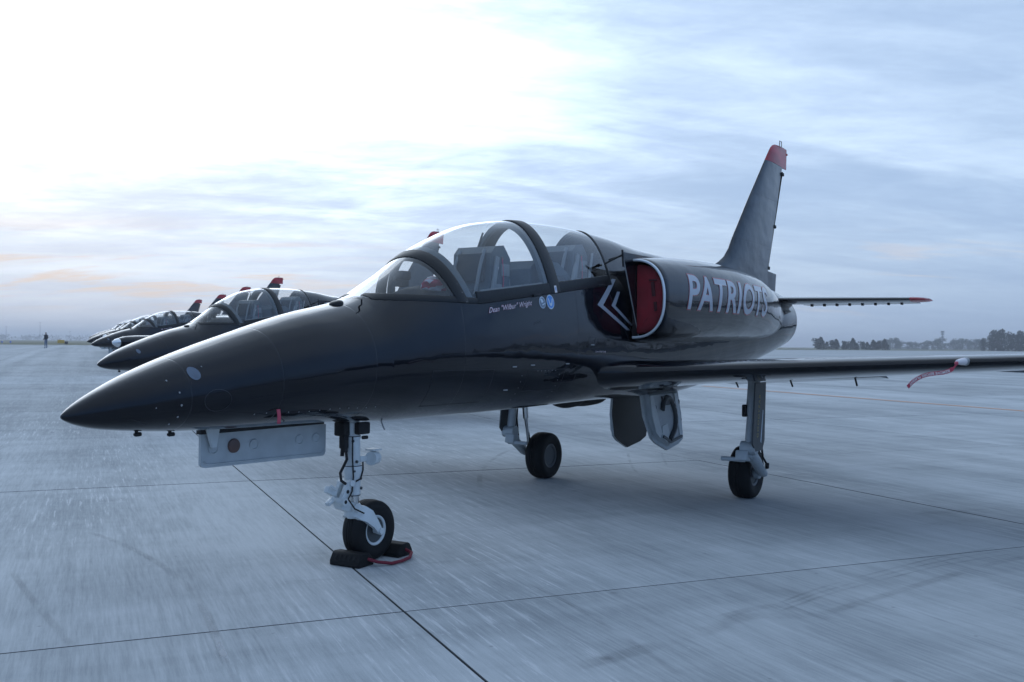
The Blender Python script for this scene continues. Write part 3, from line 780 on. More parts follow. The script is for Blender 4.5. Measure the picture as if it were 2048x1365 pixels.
def nacelle(J, sgn):
    mb = MB(); rings = []
    xs = [5.60, 5.61, 5.63, 5.66, 5.70, 5.78, 5.9]+list(np.arange(6.05, 10.9, .15))+[10.9]
    for x in xs:
        rings.append([nac_pt(x, math.pi/2-math.pi*k/32, 0, sgn) for k in range(33)])
    mb.loft(rings, closed=False)
    # inlet duct going aft, dark
    n = mb.build('nacelle', 'black_paint', J, sharp=45)
    md = MB(); rr = []
    for x, o in ((5.60, -.012), (5.66, -.035), (5.9, -.05), (6.5, -.05)):
        r_ = [nac_pt(max(x, 5.6), math.pi/2-math.pi*k/24, o, sgn) for k in range(25)]
        yi = sgn*(.497 if x < 6 else .45)
        rr.append([(p[0], p[1], p[2]) for p in r_]+[(x, yi, r_[-1][2]), (x, yi, r_[0][2])])
    md.loft(rr, cap=(False, True)); md.build('inlet_duct', 'matte_black', n)
    # bright lip
    ml = MB()
    pts = [nac_pt(5.607, math.pi/2-math.pi*k/40, -.004, sgn) for k in range(41)]
    ml.tube(pts, .0135, 12); ml.build('intake_lip', 'lip_metal', n)
    # splitter plate and its brackets
    ms = MB(); y0, y1 = sgn*.492, sgn*.502
    ms.prism([(5.38, 2.44), (5.76, 1.61), (6.4, 1.59), (6.4, 2.44)], 1, min(y0, y1), max(y0, y1))
    ms.build('splitter_plate', 'black_paint', n)
    me_ = MB(); me_.tube([(5.374, sgn*.497, 2.44), (5.754, sgn*.497, 1.61)], .0055, 8); me_.build('plate_edge', 'steel_grey', n)
    mr = MB()
    mr.tube([(5.40, sgn*.495, 2.41), (5.36, sgn*.36, 2.37)], .008, 6); mr.tube([(5.40, sgn*.495, 2.42), (5.32, sgn*.34, 2.33)], .009, 6)
    mr.tube([(5.375, sgn*.497, 2.46), (5.40, sgn*.497, 2.30)], .010, 6); mr.build('bracket', 'matte_black', n)
    return n

def wing(J, sgn):
    root = [(.25, 4.96, 3.15, .145), (.42, 5.05, 3.0, .142), (.58, 5.16, 2.86, .138), (.75, 5.235, 2.72, .132), (.95, 5.28, 2.62, .127), (1.4, 5.335, 2.45, .12), (2.4, 5.45, 2.10, .12), (3.4, 5.56, 1.74, .118), (4.4, 5.68, 1.40, .115)]
    foil = [(1, .0), (.9, .008), (.8, .016), (.7, .024), (.6, .031), (.5, .037), (.4, .0415), (.3, .043), (.2, .042), (.12, .0385), (.06, .0305), (.025, .021), (.008, .0125), (0, 0)]
    def ring(y, xle, ch, tc, xa=0.0, xb=1.0):
        z0 = 1.268+.050*y
        k = tc/.12
        pts = []
        up = [(c, t*k) for c, t in foil]; lw = [(c, -t*k) for c, t in foil[::-1]][1:-1]
        for c, t in up+lw:
            pts.append((xle+c*ch, sgn*y, z0+t*ch-.030*(c-.05)*ch))
        return pts
    mb = MB(); mb.loft([ring(*r) for r in root], cap=(False, True))
    w = mb.build('wing', 'wing_paint', J, sharp=50)
    def at(y):
        return tuple(float(np.interp(y, [r[0] for r in root], [r[i] for r in root])) for i in (1, 2, 3))
    # lowered flap
    m2 = MB(); rr = []
    for y in (.62, 1.2, 1.8, 2.45):
        xle, ch, tc = at(y); hx = xle+.80*ch; z0 = 1.268+.050*y-.030*.75*ch; c2 = .21*ch; a = R(8)
        p = []
        for c, t in ((0, .03), (.1, .042), (.3, .04), (.7, .018), (1, 0), (.7, -.012), (.3, -.03), (.1, -.038), (0, -.02)):
            dx, dz = c*c2, t*.75
            p.append((hx+.02+dx*math.cos(a)+dz*math.sin(a), sgn*y, z0-.045-dx*math.sin(a)+dz*math.cos(a)))
        rr.append(p)
    m2.loft(rr, cap=(True, True)); m2.build('flap', 'wing_paint', w, sharp=40)
    m3 = MB()
    for y in (.85, 1.5, 2.2): 
        xle, ch, tc = at(y); m3.tube([(xle+.80*ch, sgn*y, 1.19+.049*y), (xle+.86*ch, sgn*y, 1.06+.049*y)], .010, 6)
    m3.each('flap_rod', 'matte_black', w)
    # tip tank with glazed landing light nose
    m4 = MB(); yt = sgn*4.5; zt = 1.50
    prof = [(.10, .16), (.145, .35), (.168, .7), (.172, 1.2), (.15, 1.75), (.09, 2.25), (.0, 2.55)]
    m4.lathe(prof, (4.62, yt, zt), (1, 0, 0), 24); tk = m4.build('tip_tank', 'wing_paint', w, sharp=60)
    m5 = MB(); m5.lathe([(0, 0), (.045, .03), (.08, .09), (.10, .16)], (4.62, yt, zt), (1, 0, 0), 24)
    m5.build('landing_light', 'lens_glass', w, sharp=60)
    # pitot boom on the leading edge
    m6 = MB(); yp = sgn*3.46; xle, ch, tc = at(3.46); zz = 1.282+.049*3.46
    m6.lathe([(.012, -.34), (.014, -.2), (.02, -.1), (.035, .02)], (xle, yp, zz), (1, 0, 0), 12)
    m6.build('pitot_boom', 'steel_grey', w)
    return w

def fin(J):
    zl = [2.30, 2.58, 2.66, 2.73, 2.85, 2.99, 3.57, 4.26]; xl = [8.5, 8.90, 9.12, 9.28, 9.44, 9.56, 10.14, 10.86]
    def hinge(z): return 10.95 if z < 2.69 else 10.95+(z-2.69)/(4.21-2.69)*(11.585-10.95)
    def ring(z, a, b, full=True, tk=.095):
        ch = b-a; p = []
        prof = ((0, 0), (.02, .018), (.07, .036), (.18, .055), (.35, .062), (.55, .058), (.8, .045), (1, .030)) if full else ((0, 0), (.03, .020), (.1, .038), (.3, .055), (.6, .040), (1, .004))
        t = min(ch, 1.5)*tk/.12
        for c, h in prof: p.append((a+c*ch, -h*t, z))
        for c, h in prof[:0:-1]: p.append((a+c*ch, h*t, z))
        return p
    mb = MB(); mb.loft([ring(z, x, hinge(z)) for z, x in zip(zl, xl)], cap=(False, True))
    f = mb.build('fin', 'fin_paint', J, sharp=35)
    # red tip with horn over the rudder
    mb = MB(); rr = []
    for z, a, b in ((4.262, 10.862, 11.85), (4.34, 10.945, 11.855), (4.42, 11.03, 11.86), (4.48, 11.10, 11.865), (4.53, 11.19, 11.868), (4.56, 11.30, 11.87), (4.575, 11.5, 11.86)):
        rr.append(ring(z, a, b, False, .09*min(1, (4.60-z)/.16+.15)))
    mb.loft(rr, cap=(True, True)); tp = mb.build('fin_tip', 'red_paint', f, sharp=40)
    mb = MB(); mb.tube([(11.47, -.02, 4.56), (11.47, -.02, 4.64), (11.56, -.02, 4.64), (11.56, -.02, 4.56)], .007, 6)
    mb.build('aerial', 'steel_grey', tp)
    mb = MB(); mb.lathe([(.012, 0), (.018, .03), (.0, .09)], (11.84, 0, 4.50), (1, 0, 0), 8); mb.build('tail_light', 'red_paint', tp)
    # rudder swung to starboard on the hinge line
    h0, h1 = Vector((10.965, 0, 2.70)), Vector((11.595, 0, 4.20)); ax = (h1-h0).normalized()
    rot = Matrix.Rotation(R(27), 3, ax)
    mb = MB(); rr = []
    for t in (0, .25, .5, .75, 1):
        hp = h0+(h1-h0)*t; ch = .40-.13*t; p = []
        for c, h in ((0, .034), (.3, .028), (1, .004), (1, -.004), (.3, -.028), (0, -.034)):
            q = rot @ Vector((c*ch, h, 0)); p.append(tuple(hp+q))
        rr.append(p)
    mb.loft(rr, cap=(True, True)); mb.build('rudder', 'frame_black', f, sharp=30)
    mb = MB()
    for t in (.0, .42, .97): 
        hp = h0+(h1-h0)*t; mb.box((hp.x+.02, 0, hp.z), (.09, .085, .05), None, .01)
    mb.each('hinge', 'matte_black', f)
    # fixed fairing below the rudder
    mb = MB(); mb.prism([(10.952, 2.38), (10.952, 2.655), (11.34, 2.63), (11.30, 2.36)], 1, -.028, .028); mb.build('tail_fairing', 'fin_paint', f)
    mb = MB(); mb.loft([[(10.6+.0*k, .12*math.cos(2*math.pi*k/16), 2.33+.10*math.sin(2*math.pi*k/16)) for k in range(16)], [(11.15, .085*math.cos(2*math.pi*k/16), 2.30+.08*math.sin(2*math.pi*k/16)) for k in range(16)], [(11.50, .02*math.cos(2*math.pi*k/16), 2.27+.02*math.sin(2*math.pi*k/16)) for k in range(16)]], cap=(True, True))
    mb.build('tail_fairing', 'fin_paint', f)
    return f

def tailplane(J, sgn):
    foil = [(1, .006), (.8, .024), (.6, .038), (.4, .045), (.25, .043), (.12, .034), (.04, .02), (.01, .01), (0, 0)]
    z0 = 2.205
    def ring(y, xle, ch, a=0.0, b=1.0):
        p = []
        for c, t in foil:
            if c <= b: p.append((xle+c*ch, sgn*y, z0+t*ch))
        for c, t in foil[::-1][1:]:
            if c <= b: p.append((xle+c*ch, sgn*y, z0-t*ch))
        return p
    prof = [(.12, 10.24, 1.24), (.5, 10.33, 1.16), (2.02, 10.70, .80)]
    mb = MB(); mb.loft([ring(y, x, c, 0, .7) for y, x, c in prof], cap=(True, True)); t = mb.build('tailplane', 'wing_paint', J, sharp=40)
    mb = MB(); mb.loft([ring(2.022, 10.70, .80), ring(2.10, 10.74, .74), ring(2.17, 10.82, .62), ring(2.20, 10.95, .42)], cap=(True, True)); mb.build('tailplane_tip', 'red_paint', t, sharp=40)
    # elevator drooped a little
    mb = MB(); rr = []; a = R(5)
    for y, x, c in ((.50, 10.33, 1.16), (2.015, 10.70, .80)):
        hx = x+.62*c; c2 = .40*c; p = []
        for q, th in ((0, .034), (.3, .03), (1, .004), (1, -.004), (.3, -.03), (0, -.034)):
            p.append((hx+q*c2*math.cos(a), sgn*y, z0+th*c-q*c2*math.sin(a)))
        rr.append(p)
    mb.loft(rr, cap=(True, True)); mb.build('elevator', 'wing_paint', t, sharp=30)
    mb = MB()
    for k in range(8):
        y = .65+.17*k; x = 10.33+(y-.5)*.243; c = 1.16-(y-.5)*.237
        mb.box((x+.60*c, sgn*y, z0-.05*c), (.08, .025, .035), None, .005)
    mb.each('elevator_hinge', 'matte_black', t)
    return t

def wheel(J, name, c, r, wd, hub_r, hub_mat, axis_y=1):
    """tyre with three tread grooves, lying on axis y"""
    mb = MB(); h = wd/2; p = []
    gx = [-.26, -.0, .26]
    pts = [(hub_r*.98, -h*.72), (hub_r*1.06, -h*.86), (r*.72, -h*1.0), (r*.86, -h*.97), (r*.945, -h*.82), (r*.982, -h*.60)]
    for g in gx:
        pts += [(r*.992 if g else r, h*(g-.035)), (r*.965, h*(g-.02)), (r*.965, h*(g+.02)), (r*.992 if g else r, h*(g+.035))]
    pts += [(r*.982, h*.60), (r*.945, h*.82), (r*.86, h*.97), (r*.72, h*1.0), (hub_r*1.06, h*.86), (hub_r*.98, h*.72)]
    n = 56
    cv = Vector(c); v = []; f = []
    for rr, yy in pts:
        for k in range(n):
            a = 2*math.pi*k/n; z = math.sin(a)*rr
            if z < -r*.972: z = -r*.972                # flat on the ground
            v.append((cv.x+math.cos(a)*rr, cv.y+yy, cv.z+z))
    for i in range(len(pts)-1):
        for k in range(n): f.append((i*n+k, i*n+(k+1) % n, (i+1)*n+(k+1) % n, (i+1)*n+k))
    mb.add(v, f); w = mb.build(name, 'rubber', J, sharp=38)
    # hub: rim, dished web with holes, cap
    m2 = MB(); m2.cur = 0
    m2.lathe([(hub_r*.80, -h*.62), (hub_r*.98, -h*.66), (hub_r*1.03, -h*.76), (hub_r*1.04, -h*.80), (hub_r*.96, -h*.82), (hub_r*.86, -h*.74), (hub_r*.82, -h*.35), (hub_r*.45, -h*.30), (hub_r*.40, -h*.52), (hub_r*.20, -h*.58), (0, -h*.58)], c, (0, 1, 0), 40)
    m2.lathe([(hub_r*.80, h*.62), (hub_r*.98, h*.66), (hub_r*1.03, h*.76), (hub_r*1.04, h*.80), (hub_r*.96, h*.82), (hub_r*.86, h*.74), (hub_r*.82, h*.35), (hub_r*.45, h*.30), (hub_r*.40, h*.52), (hub_r*.20, h*.58), (0, h*.58)], c, (0, 1, 0), 40)
    m2.use(1)
    for k in range(10):
        a = 2*math.pi*k/10
        for s in (-1, 1):
            m2.lathe([(hub_r*.11, s*h*.33), (hub_r*.11, s*h*.425)], (c[0]+math.cos(a)*hub_r*.63, c[1], c[2]+math.sin(a)*hub_r*.63), (0, 1, 0), 10)
    m2.use(2)
    for s in (-1, 1): m2.lathe([(hub_r*.855, s*h*.66), (hub_r*.81, s*h*.40), (hub_r*.46, s*h*.345), (hub_r*.41, s*h*.50)], c, (0, 1, 0), 40)
    m2.build('hub', [hub_mat, 'matte_black', 'gear_dark'], w)
    return w

def nose_gear(J):
    x = 2.20
    mb = MB()
    mb.lathe([(.046, -.10), (.046, 0), (.054, .01), (.054, .10), (.057, .105), (.057, .12), (.054, .125), (.054, .30), (.062, .305), (.067, .315), (.067, .345), (.060, .39), (.055, .42), (.054, .50), (.052, .515), (.042, .52)], (x, 0, 1.00), (.02, 0, -1), 28)
    leg = mb.build('nose_leg', 'gear_white', J, sharp=28)
    mb = MB(); mb.lathe([(.037, .50), (.037, .66)], (x+.01, 0, 1.0), (.02, 0, -1), 20); mb.build('oleo_piston', 'chrome', leg)
    mb = MB(); mb.box((x+.02, -.075, .955), (.12, .05, .085), None, .012); mb.box((x-.06, .03, .95), (.09, .10, .10), None, .012); mb.box((x-.085, 0, .86), (.05, .05, .09), None, .008); mb.build('hinge_block', 'matte_black', leg)
    mb = MB()
    for z_, r_ in ((.897, .0585), (.888, .0550), (.690, .0680), (.482, .0550), (.40, .040)): mb.lathe([(r_-.006, -.003), (r_, -.0025), (r_, .0025), (r_-.006, .003)], (x+(1-z_)*.02, 0, z_), (.02, 0, -1), 24)
    mb.each('seal_ring', 'gear_dark', leg)
    mb = MB()
    for z_, a_ in ((.865, -2.4), (.72, -1.9), (.655, -2.2), (.60, -1.2), (.53, -1.0), (.66, -.7)):
        cx_, cy_ = x+.008+.058*math.cos(a_), .058*math.sin(a_); mb.lathe([(.011, -.012), (.011, .006), (.006, .012)], (cx_, cy_, z_), (math.cos(a_), math.sin(a_), 0), 8)
    mb.each('fitting', 'gear_dark', leg)
    mb = MB(); mb.tube([(x-.045, -.045, .90), (x-.05, -.05, .75), (x-.045, -.055, .62), (x-.06, -.06, .52), (x-.10, -.06, .47), (x-.06, -.085, .40), (x+.02, -.10, .36)], .006, 6)
    mb.tube([(x+.06, -.045, .74), (x+.05, -.06, .66), (x+.02, -.065, .60), (x-.02, -.06, .585)], .006, 6); mb.build('hose', 'matte_black', leg)
    # steering / torque link ahead of the leg
    mb = MB()
    mb.prism([(x-.05, .60), (x-.09, .585), (x-.155, .47), (x-.15, .44), (x-.12, .43), (x-.06, .50), (x-.03, .56)], 1, -.05, -.02)
    mb.prism([(x-.05, .60), (x-.09, .585), (x-.155, .47), (x-.15, .44), (x-.12, .43), (x-.06, .50), (x-.03, .56)], 1, .02, .05)
    mb.prism([(x-.14, .47), (x-.155, .44), (x-.13, .40), (x-.02, .36), (x+.03, .38), (x+.02, .42), (x-.08, .45)], 1, -.035, .035)
    mb.tube([(x-.135, -.07, .455), (x-.135, .07, .455)], .026, 12); mb.tube([(x-.06, -.065, .575), (x-.06, .065, .575)], .022, 12)
    mb.tube([(x-.02, -.07, .40), (x-.02, .07, .40)], .028, 12)
    mb.box((x-.19, .02, .53), (.09, .05, .05), rotm('Y', 25), .008); mb.box((x-.20, .02, .455), (.06, .04, .03), rotm('Y', -30), .006)
    mb.tube([(x-.19, -.03, .54), (x-.24, -.03, .575)], .009, 6); mb.tube([(x-.20, -.02, .47), (x-.245, -.02, .455)], .008, 6)
    mb.build('torque_link', 'gear_white', leg, sharp=30)
    mb = MB()
    for yy in (-.052, .052):
        for q in ((x-.135, .455), (x-.095, .52)): mb.lathe([(.014, 0), (.011, .004 if yy > 0 else -.004)], (q[0], yy*1.35 if q[1] < .5 else yy, q[1]), (0, 1, 0), 10)
    mb.each('bolt', 'matte_black', leg)
    # fork: crown and two blades trailing to the axle
    ax, az = 2.385, .213
    mb = MB()
    mb.lathe([(.05, 0), (.062, .02), (.062, .07), (.045, .10)], (x+.012, 0, .42), (.05, 0, -1), 20)
    for s in (-1, 1):
        rings = []
        for t, px_, pz_, yy, wd, th in ((0, x-.0, .375, .035, .10, .03), (.2, x+.03, .36, .07, .115, .03), (.4, x+.08, .33, .092, .105, .026), (.7, x+.14, .27, .098, .07, .024), (1, ax, az, .098, .055, .024), (1.1, ax+.02, az-.025, .098, .02, .022)):
            dx, dz = .62, .78     # across-blade direction in the xz plane
            rings.append([(px_-dx*wd/2, s*(yy-th/2), pz_-dz*wd/2), (px_+dx*wd/2, s*(yy-th/2), pz_+dz*wd/2), (px_+dx*wd/2*.9, s*(yy+th/2), pz_+dz*wd/2*.9), (px_-dx*wd/2*.9, s*(yy+th/2), pz_-dz*wd/2*.9)])
        mb.loft(rings, cap=(True, True))
    mb.tube([(ax, -.125, az), (ax, .125, az)], .022, 14)
    mb.build('fork', 'gear_white', leg, sharp=30)
    # taxi light
    mb = MB(); mb.lathe([(.03, .05), (.048, .03), (.05, -.04), (.046, -.045), (.04, -.043), (.012, -.038), (0, -.038)], (x+.14, -.075, .735), (1, .25, 0), 22)
    mb.box((x+.075, -.04, .735), (.10, .035, .045), None, .008); mb.box((x+.14, -.075, .795), (.09, .08, .012), None, .003)
    mb.build('taxi_light', 'gear_white', leg, sharp=30)
    # hoses
    mb = MB(); mb.tube([(x-.07, -.02, .93), (x-.085, -.02, .80), (x-.075, -.02, .74), (x-.115, -.03, .70), (x-.15, -.03, .655), (x-.14, -.03, .60), (x-.09, -.03, .57)], .010, 8)
    mb.tube([(x-.07, .02, .90), (x-.08, .02, .76)], .014, 8); mb.box((x-.09, -.01, .83), (.035, .04, .08), None, .005); mb.tube([(x+.05, -.05, .885), (x+.09, -.06, .885)], .013, 8)
    mb.build('hose', 'matte_black', leg)
    wheel(J, 'nose_wheel', (ax, 0, az), .215, .165, .105, 'gear_white')
    # bay door: pressed grey plate hinged on the starboard edge of the bay
    y0 = .115
    def door(q): return [(.985, .995), (.985+.0, .80), (1.0, .785), (1.02, .78), (2.02, .765), (2.04, .77), (2.055, .79), (2.055, .985)]
    mb = MB(); mb.prism(door(0), 1, y0, y0+.022); d = mb.build('nose_gear_door', 'gear_grey', J, sharp=30)
    mb = MB(); rim = door(0)[1:-1]
    mb.tube([(p[0]+(.02 if p[0] < 1.5 else -.02), y0-.002, p[1]+.02) for p in rim], .006, 6)
    for cx in (1.075, 1.40, 1.80, 1.955):
        mb.lathe([(.034, 0), (.036, -.004), (.030, -.008), (.026, -.003), (0, -.003)], (cx, y0, .895), (0, 1, 0), 24)
    mb.build('pressing', 'gear_grey', d, sharp=30)
    mb = MB(); mb.lathe([(.046, 0), (.044, -.012), (.02, -.018), (0, -.018)], (1.235, y0, .90), (0, 1, 0), 24); mb.build('lamp_lens', 'lamp_brown', d)
    mb = MB(); mb.prism([(1.0, 1.03), (1.10, 1.03), (1.075, .905), (1.045, .905)], 1, y0-.035, y0-.012); mb.build('door_bracket', 'gear_white', d)
    mb = MB(); mb.box((1.5, y0+.01, 1.005), (1.05, .05, .035), None, .004); mb.build('door_hinge', 'matte_black', d)
    return leg

def main_gear(J, s):
    yw = s*1.22; yl = s*1.405
    ax, az = 6.80, .264
    mb = MB()
    top = Vector((6.50, yl, 1.24)); kn = Vector((6.36, yl, .53))
    m1 = top.lerp(kn, .46); m2 = top.lerp(kn, .52)
    mb.tube([top, m1, m2, kn.lerp(m2, .12)], [.060, .060, .047, .047], 20)
    mb.tube([kn+Vector((0, -.075, .03)), kn+Vector((0, .075, .03))], .066, 18)
    mb.box((kn.x-.03, yl-s*.05, kn.z-.05), (.13, .12, .10), rotm('Y', 10), .015)
    mb.tube([(kn.x-.06, yl-s*.02, kn.z-.085), (kn.x-.06, yl-s*.26, kn.z-.085)], .022, 10)
    leg = mb.build('main_leg', 'gear_grey', J, sharp=35)
    mb = MB(); mb.tube([(kn.x+.00, yl, kn.z-.01), (6.52, yl+s*.012, .42), (6.66, yl+s*.012, .32), (ax, yl, az)], [.062, .055, .048, .04], 16)
    mb.tube([(ax, yl+s*.03, az), (ax, yw, az)], .032, 14); mb.lathe([(.06, -.02), (.06, .03)], (ax, yl-s*.07, az), (0, s, 0), 18)
    mb.build('trailing_arm', 'gear_grey', leg)
    mb = MB(); mb.tube([(6.55, yl-s*.05, 1.18), (6.60, yl-s*.06, .70)], .035, 12); mb.tube([(6.60, yl-s*.06, .70), (6.66, yl-s*.07, .40)], .022, 12); mb.build('damper', 'chrome', leg)
    mb = MB(); mb.tube([(6.43, yl-s*.055, .92), (6.46, yl+s*.06, .92)], .016, 8); mb.box((6.40, yl-s*.06, .92), (.05, .05, .12), None, .01)
    mb.tube([(6.60, yl+s*.035, 1.15), (6.56, yl+s*.04, .70), (6.62, yl+s*.05, .45), (6.78, yl+s*.05, .34)], .011, 6); mb.box((6.74, yl+s*.055, .35), (.05, .03, .06), None, .006); mb.build('brake_line', 'matte_black', leg)
    # leg door carried outboard of the leg
    mb = MB(); pl = [(6.32, 1.20), (6.62, 1.20), (6.59, .62), (6.53, .53), (6.33, .53), (6.25, .61)]
    a, b = yl+s*.062, yl+s*.077; mb.prism(pl, 1, min(a, b), max(a, b)); d = mb.build('leg_door', ['gear_dark'], leg)
    if s < 0:
        y = b-.0015 if b < a else b
        yy = yl+s*.0785
        mb = MB(); mb.add([(6.46, yy, .62), (6.49, yy, .60), (6.545, yy, .92), (6.525, yy, .93)], [(0, 1, 2, 3)]); mb.build('placard', 'emblem_pale', d)
    wheel(J, 'main_wheel', (ax, yw, az), .270, .225, .135, 'hub_steel')
    # belly door hinged beside the keel, pressed inner face
    y0 = s*.15
    pl = [(6.48, 1.06), (7.42, 1.06), (7.46, .78), (7.44, .50), (7.30, .45), (6.98, .405), (6.72, .50), (6.62, .56), (6.50, .80)]
    def sh(y, z): return y+s*(1.06-z)*.12
    n = len(pl); v = [(p[0], sh(y0, p[1]), p[1]) for p in pl]+[(p[0], sh(y0, p[1])+s*.028, p[1]) for p in pl]
    mb = MB(); mb.add(v, [tuple(range(n)), tuple(range(2*n-1, n-1, -1))]+[(k, k+n, (k+1) % n+n, (k+1) % n) for k in range(n)])
    mb.mi = [0]+[1]*(len(mb.f)-1); g = mb.build('belly_door', ['frame_black', 'gear_grey'], J, sharp=30)
    # inner pressing faces outboard
    mb = MB(); yb = s*.030
    inn = [(6.55, 1.05), (7.36, 1.05), (7.40, .78), (7.38, .53), (7.27, .49), (6.99, .45), (6.76, .53), (6.67, .59), (6.56, .80)]
    v = [(p[0], sh(y0, p[1])+yb, p[1]) for p in inn]+[(p[0]+(6.99-p[0])*.10, sh(y0, p[1])+yb+s*.035, p[1]+(.76-p[1])*.10) for p in inn]
    n = len(inn); mb.add(v, [tuple(range(2*n-1, n-1, -1))]+[(k, k+n, (k+1) % n+n, (k+1) % n) for k in range(n)])
    mb.build('door_pressing', 'gear_grey', g, sharp=25)
    mb = MB()
    q = [(7.02+.17*math.sin(a_), .78+.20*math.cos(a_)) for a_ in np.linspace(-1.2, 2.6, 14)]+[(6.98, .52)]
    mb.tube([(p[0], sh(y0, p[1])+yb+s*.04, p[1]) for p in q], .034, 8); mb.build('door_rib', 'gear_dark', g)
    def flat(poly, name, mt_, o0=.036, o1=.046):
        m_ = MB(); k_ = len(poly)
        v_ = [(p[0], sh(y0, p[1])+yb+s*o0, p[1]) for p in poly]+[(p[0], sh(y0, p[1])+yb+s*o1, p[1]) for p in poly]
        m_.add(v_, [tuple(range(2*k_-1, k_-1, -1)), tuple(range(k_))]+[(k, k+k_, (k+1) % k_+k_, (k+1) % k_) for k in range(k_)]); m_.build(name, mt_, g)
    flat([(6.60, 1.02), (6.66, 1.02), (6.80, .60), (6.74, .56), (6.66, .62), (6.60, .80)], 'stiffener', 'gear_white')
    flat([(6.82, .68), (6.96, .70), (6.99, .60), (6.92, .50), (6.80, .55)], 'stiffener', 'gear_white')
    flat([(7.22, 1.02), (7.30, 1.02), (7.345, .56), (7.26, .53)], 'stiffener', 'gear_white')
    flat([(6.80, .56), (6.99, .485), (7.30, .53), (7.30, .555), (6.99, .515), (6.82, .585)], 'stiffener', 'gear_dark', .046, .06)
    flat([(6.88, 1.0), (7.10, 1.0), (7.06, .90), (6.92, .90)], 'stiffener', 'gear_dark', .036, .05)
    mb = MB()
    for k, a_ in enumerate(np.linspace(.75, 2.1, 5)):
        p = (7.02+.17*math.sin(a_), .78+.20*math.cos(a_)); mb.lathe([(.013, 0), (.012, .004)], (p[0], sh(y0, p[1])+yb+s*.074, p[1]), (0, s, 0), 10)
    mb.each('rib_hole', 'letter_white', g)
    mb = MB()
    for px_, pz_, r_ in ((6.70, .88, .035), (7.33, .92, .03), (7.34, .72, .022), (7.33, .62, .025), (7.30, .84, .018), (6.93, .965, .018), (7.0, .968, .02)):
        mb.lathe([(r_, 0), (r_*.95, .003)], (px_, sh(y0, pz_)+yb+s*.0355, pz_), (0, s, 0), 14)
    mb.each('rib_hole', 'matte_black', g)
    return leg

# ------------------------------------------------------------------ decals that follow a surface
def text_mesh(txt, size, shear=0.0, bold=0.0, spacing=1.0):
    c = bpy.data.curves.new('t', 'FONT'); c.body = txt; c.size = size; c.shear = shear; c.offset = bold; c.space_character = spacing
    c.resolution_u = 4
    o = bpy.data.objects.new('t', c); COL.objects.link(o)
    dg = bpy.context.evaluated_depsgraph_get(); ev = o.evaluated_get(dg)
    me = bpy.data.meshes.new_from_object(ev)
    bpy.data.objects.remove(o); bpy.data.curves.remove(c)
    return me
def decal(name, me, fn, material, parent, ustep=.05, vstep=.03):
    """cut a flat mesh (x,y) into a fine grid and lay it on a surface fn(u,v)->point"""
    bm = bmesh.new(); bm.from_mesh(me)
    xs = [v.co.x for v in bm.verts]; ys = [v.co.y for v in bm.verts]
    for lo, hi, st, no in ((min(xs), max(xs), ustep, (1, 0, 0)), (min(ys), max(ys), vstep, (0, 1, 0))):
        t = lo+st
        while t < hi:
            co = (t, 0, 0) if no[0] else (0, t, 0)
            bmesh.ops.bisect_plane(bm, geom=bm.verts[:]+bm.edges[:]+bm.faces[:], plane_co=co, plane_no=no)
            t += st
    for v in bm.verts: v.co = Vector(fn(v.co.x, v.co.y))
    bmesh.ops.recalc_face_normals(bm, faces=bm.faces)
    for f in bm.faces: f.smooth = True
    m2 = bpy.data.meshes.new(name); bm.to_mesh(m2); bm.free(); m2.materials.append(MATS[material])
    return link(name, m2, parent)
def poly_mesh(polys):
    me = bpy.data.meshes.new('p'); v = []; f = []
    for p in polys:
        f.append(tuple(range(len(v), len(v)+len(p)))); v += [(a, b, 0) for a, b in p]
    me.from_pydata(v, [], f); return me
def ellipse(cx, cz, a, b, n=28): return [(cx+a*math.cos(2*math.pi*k/n), cz+b*math.sin(2*math.pi*k/n)) for k in range(n)]

